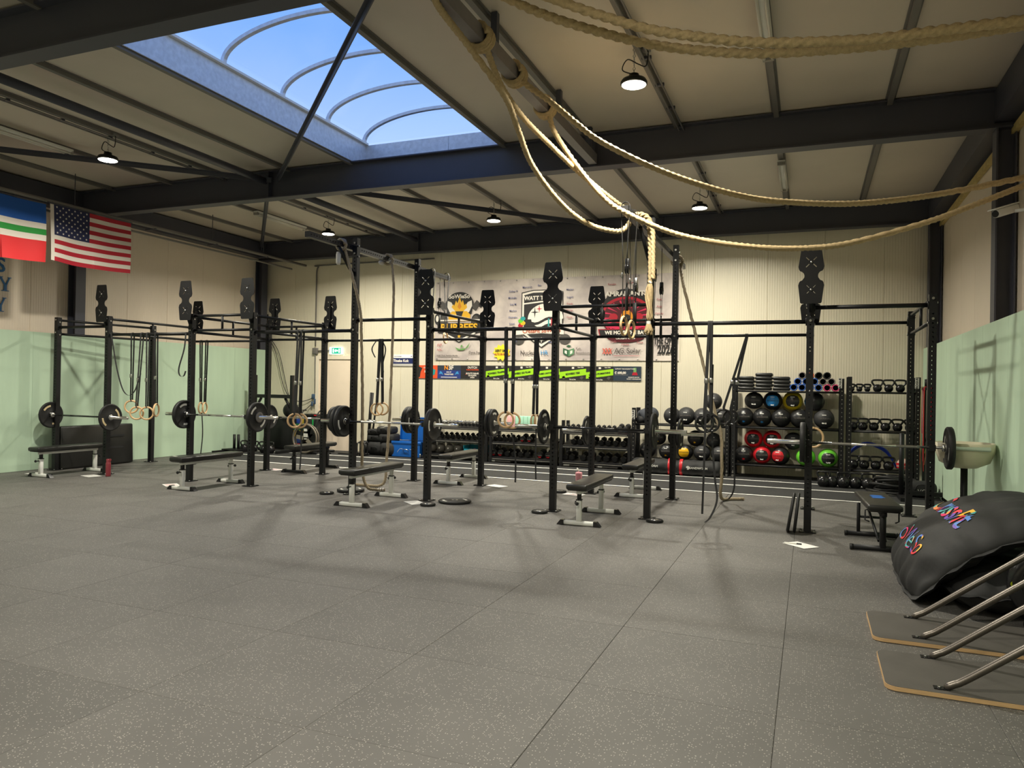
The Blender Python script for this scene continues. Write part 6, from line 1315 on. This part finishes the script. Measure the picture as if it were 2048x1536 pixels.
c1, P1 = cushion('bean_cushion', 'black jumbo cushion with colourful lettering leaning up towards the mint wall', (1.20, 7.10, .43), (math.cos(aa), .05, math.sin(aa)), (.0, 1, 0), (-math.sin(aa), 0, math.cos(aa)), 1.25, 1.66, .40, 1.0, (1.2, 7.0, 0), [Vector((.76, 0, .0)), Vector((1.00, 0, .40)), Vector((1.27, 0, .53)), Vector((1.82, 0, .68))])
cushion('bean_cushion', 'plain black jumbo cushion lying flat under the lettered one', (1.40, 6.92, .17), (1, 0, .04), (-.06, 1, 0), (0, 0, 1), .92, 1.66, .36, 4.0, (1.4, 6.9, 0))
def multi_mat():
    m = bpy.data.materials.new('rainbow_print'); m.use_nodes = True; n = m.node_tree.nodes; L = m.node_tree.links; p = n['Principled BSDF']; p.inputs['Roughness'].default_value = .6
    tc = n.new('ShaderNodeTexCoord'); mp = n.new('ShaderNodeMapping'); mp.inputs['Rotation'].default_value = (0.3, .2, .7); vo = n.new('ShaderNodeTexVoronoi'); vo.inputs['Scale'].default_value = 9; cr = n.new('ShaderNodeValToRGB'); cr.color_ramp.interpolation = 'CONSTANT'
    L.new(tc.outputs['Object'], mp.inputs[0]); L.new(mp.outputs[0], vo.inputs['Vector']); sp = n.new('ShaderNodeSeparateColor'); L.new(vo.outputs['Color'], sp.inputs[0]); L.new(sp.outputs[0], cr.inputs[0]); L.new(cr.outputs[0], p.inputs['Base Color'])
    cs = [(240, 60, 120), (250, 140, 60), (120, 90, 190), (90, 190, 190), (236, 60, 70), (240, 190, 60), (90, 140, 220)]
    e = cr.color_ramp.elements; e[0].color = (*lin(*cs[0]), 1); e[1].position = 1 / 7; e[1].color = (*lin(*cs[1]), 1)
    for k in range(2, 7): q = e.new(k / 7); q.color = (*lin(*cs[k]), 1)
    return m
M_RBW = multi_mat()
def cloth_text(s, size, v0, u0, P, t, bold, sx=1.0):
    cu = bpy.data.curves.new('tmp', 'FONT'); cu.body = s; cu.size = size; cu.align_x = 'RIGHT'; cu.offset = bold * size; cu.resolution_u = 4
    o = bpy.data.objects.new('tmp', cu); COL.objects.link(o); dg = bpy.context.evaluated_depsgraph_get(); me = bpy.data.meshes.new_from_object(o.evaluated_get(dg)); bpy.data.objects.remove(o)
    bm = bmesh.new(); bm.from_mesh(me); bmesh.ops.triangulate(bm, faces=bm.faces)
    for _ in range(2): bmesh.ops.subdivide_edges(bm, edges=[e for e in bm.edges if e.calc_length() > .03], cuts=1); bmesh.ops.triangulate(bm, faces=bm.faces)
    for v in bm.verts:
        x, y = v.co.x, v.co.y      # x runs towards the viewer (-v), y runs uphill (+u)
        v.co = P(u0 + y, v0 - x * sx, 1, .006)
    bmesh.ops.recalc_face_normals(bm, faces=bm.faces); bm.to_mesh(me); bm.free(); me.name = 'lettering'; me.materials.clear(); me.materials.append(M_RBW); link('lettering', me, t)
cloth_text('CrossFit', .44, -.66, -.06, P1, c1, .014, .85); cloth_text('SoWieSo', .36, -.60, -.62, P1, c1, -.006, .85)

# ski machine floor platforms
def rrect(x0, y0, x1, y1, r, n=6):
    out = []
    for cx, cy, a0 in ((x1 - r, y1 - r, 0), (x0 + r, y1 - r, PI / 2), (x0 + r, y0 + r, PI), (x1 - r, y0 + r, 1.5 * PI)): out += [(cx + r * math.cos(a0 + PI / 2 * k / n), cy + r * math.sin(a0 + PI / 2 * k / n)) for k in range(n + 1)]
    return out
for k, (y0, y1, ya, yb, lab) in enumerate(((5.30, 5.94, 5.86, 5.40, 'ski machine with black plywood platform beside the cushions'), (4.45, 5.06, 5.02, 4.52, 'ski machine with black plywood platform nearest the camera'))):
    t = thing('ski_machine', lab, 'ski machine', (.40, y0, .003)); w_ = y1 - y0
    b = MB(); b.prism(rrect(0, 0, 1.30, w_, .06), 'XY', 0, .022); b.build('plywood_edge', M_PLY, t)
    b = MB(); b.prism(rrect(.003, .003, 1.297, w_ - .003, .058), 'XY', .022, .0022); b.build('platform_top', M_PLYB, t)
    for y in (ya - y0, yb - y0):
        b = MB().tube(spline([(.285, y, .032), (.33, y, .055), (.40, y, .10), (.75, y, .37), (1.20, y, .71)], 6), [.010, .013, .017] + [.020] * 22, 12); b.build('frame_tube', M_STEEL if False else mat('grey_tube', lin(92, 86, 80), .34, .7), t)
        MB().bb((.235, y - .022, .0243), (.31, y + .022, .030)).build('foot_tab', M_BLACKS, t); MB().cyl((.262, y, .030), (.262, y, .036), .009, n=8).build('tab_bolt', M_STEEL, t)
    MB().bb((1.20, w_ / 2 - .06, .0243), (1.28, w_ / 2 + .06, 2.10)).build('mast', M_BLACK, t); MB().bb((1.17, .03, .66), (1.25, w_ - .03, .74)).build('cross_tube', M_BLACK, t)
    MB().lathe([(0, -.12), (.17, -.12), (.19, -.08), (.19, .05), (0, .07)], (1.20, w_ / 2, 1.95), 'X', 26).build('fan_housing', M_BLACKS, t)
# rowing machine flywheel behind the platforms
t = thing('rowing_machine', 'black rowing machine flywheel with small yellow logo beyond the ski platforms', 'rowing machine', (1.56, 6.03, 0))
b = MB().lathe([(0, -.05), (.22, -.05), (.27, -.03), (.285, 0), (.27, .03), (.22, .05), (0, .05)], (0, 0, .31), 'Y', 36); b.build('flywheel_housing', M_BLACKS, t)
for r in (.10, .14, .18, .21): MB().torus((0, -.054, .31), r, .004, 'Y', 30, 5).build('cage_ring', M_RUB, t)
MB().lathe([(0, -.0535), (.022, -.0535)], (-.245, .018, .30), 'Y', 12).build('logo', mat('logo_yellow', lin(214, 226, 40), .5), t, fix=False); MB().bb((-.02, -.03, .012), (.28, .03, .06)).bb((-.17, -.05, .004), (.2, .05, .03)).build('foot', M_BLACK, t)
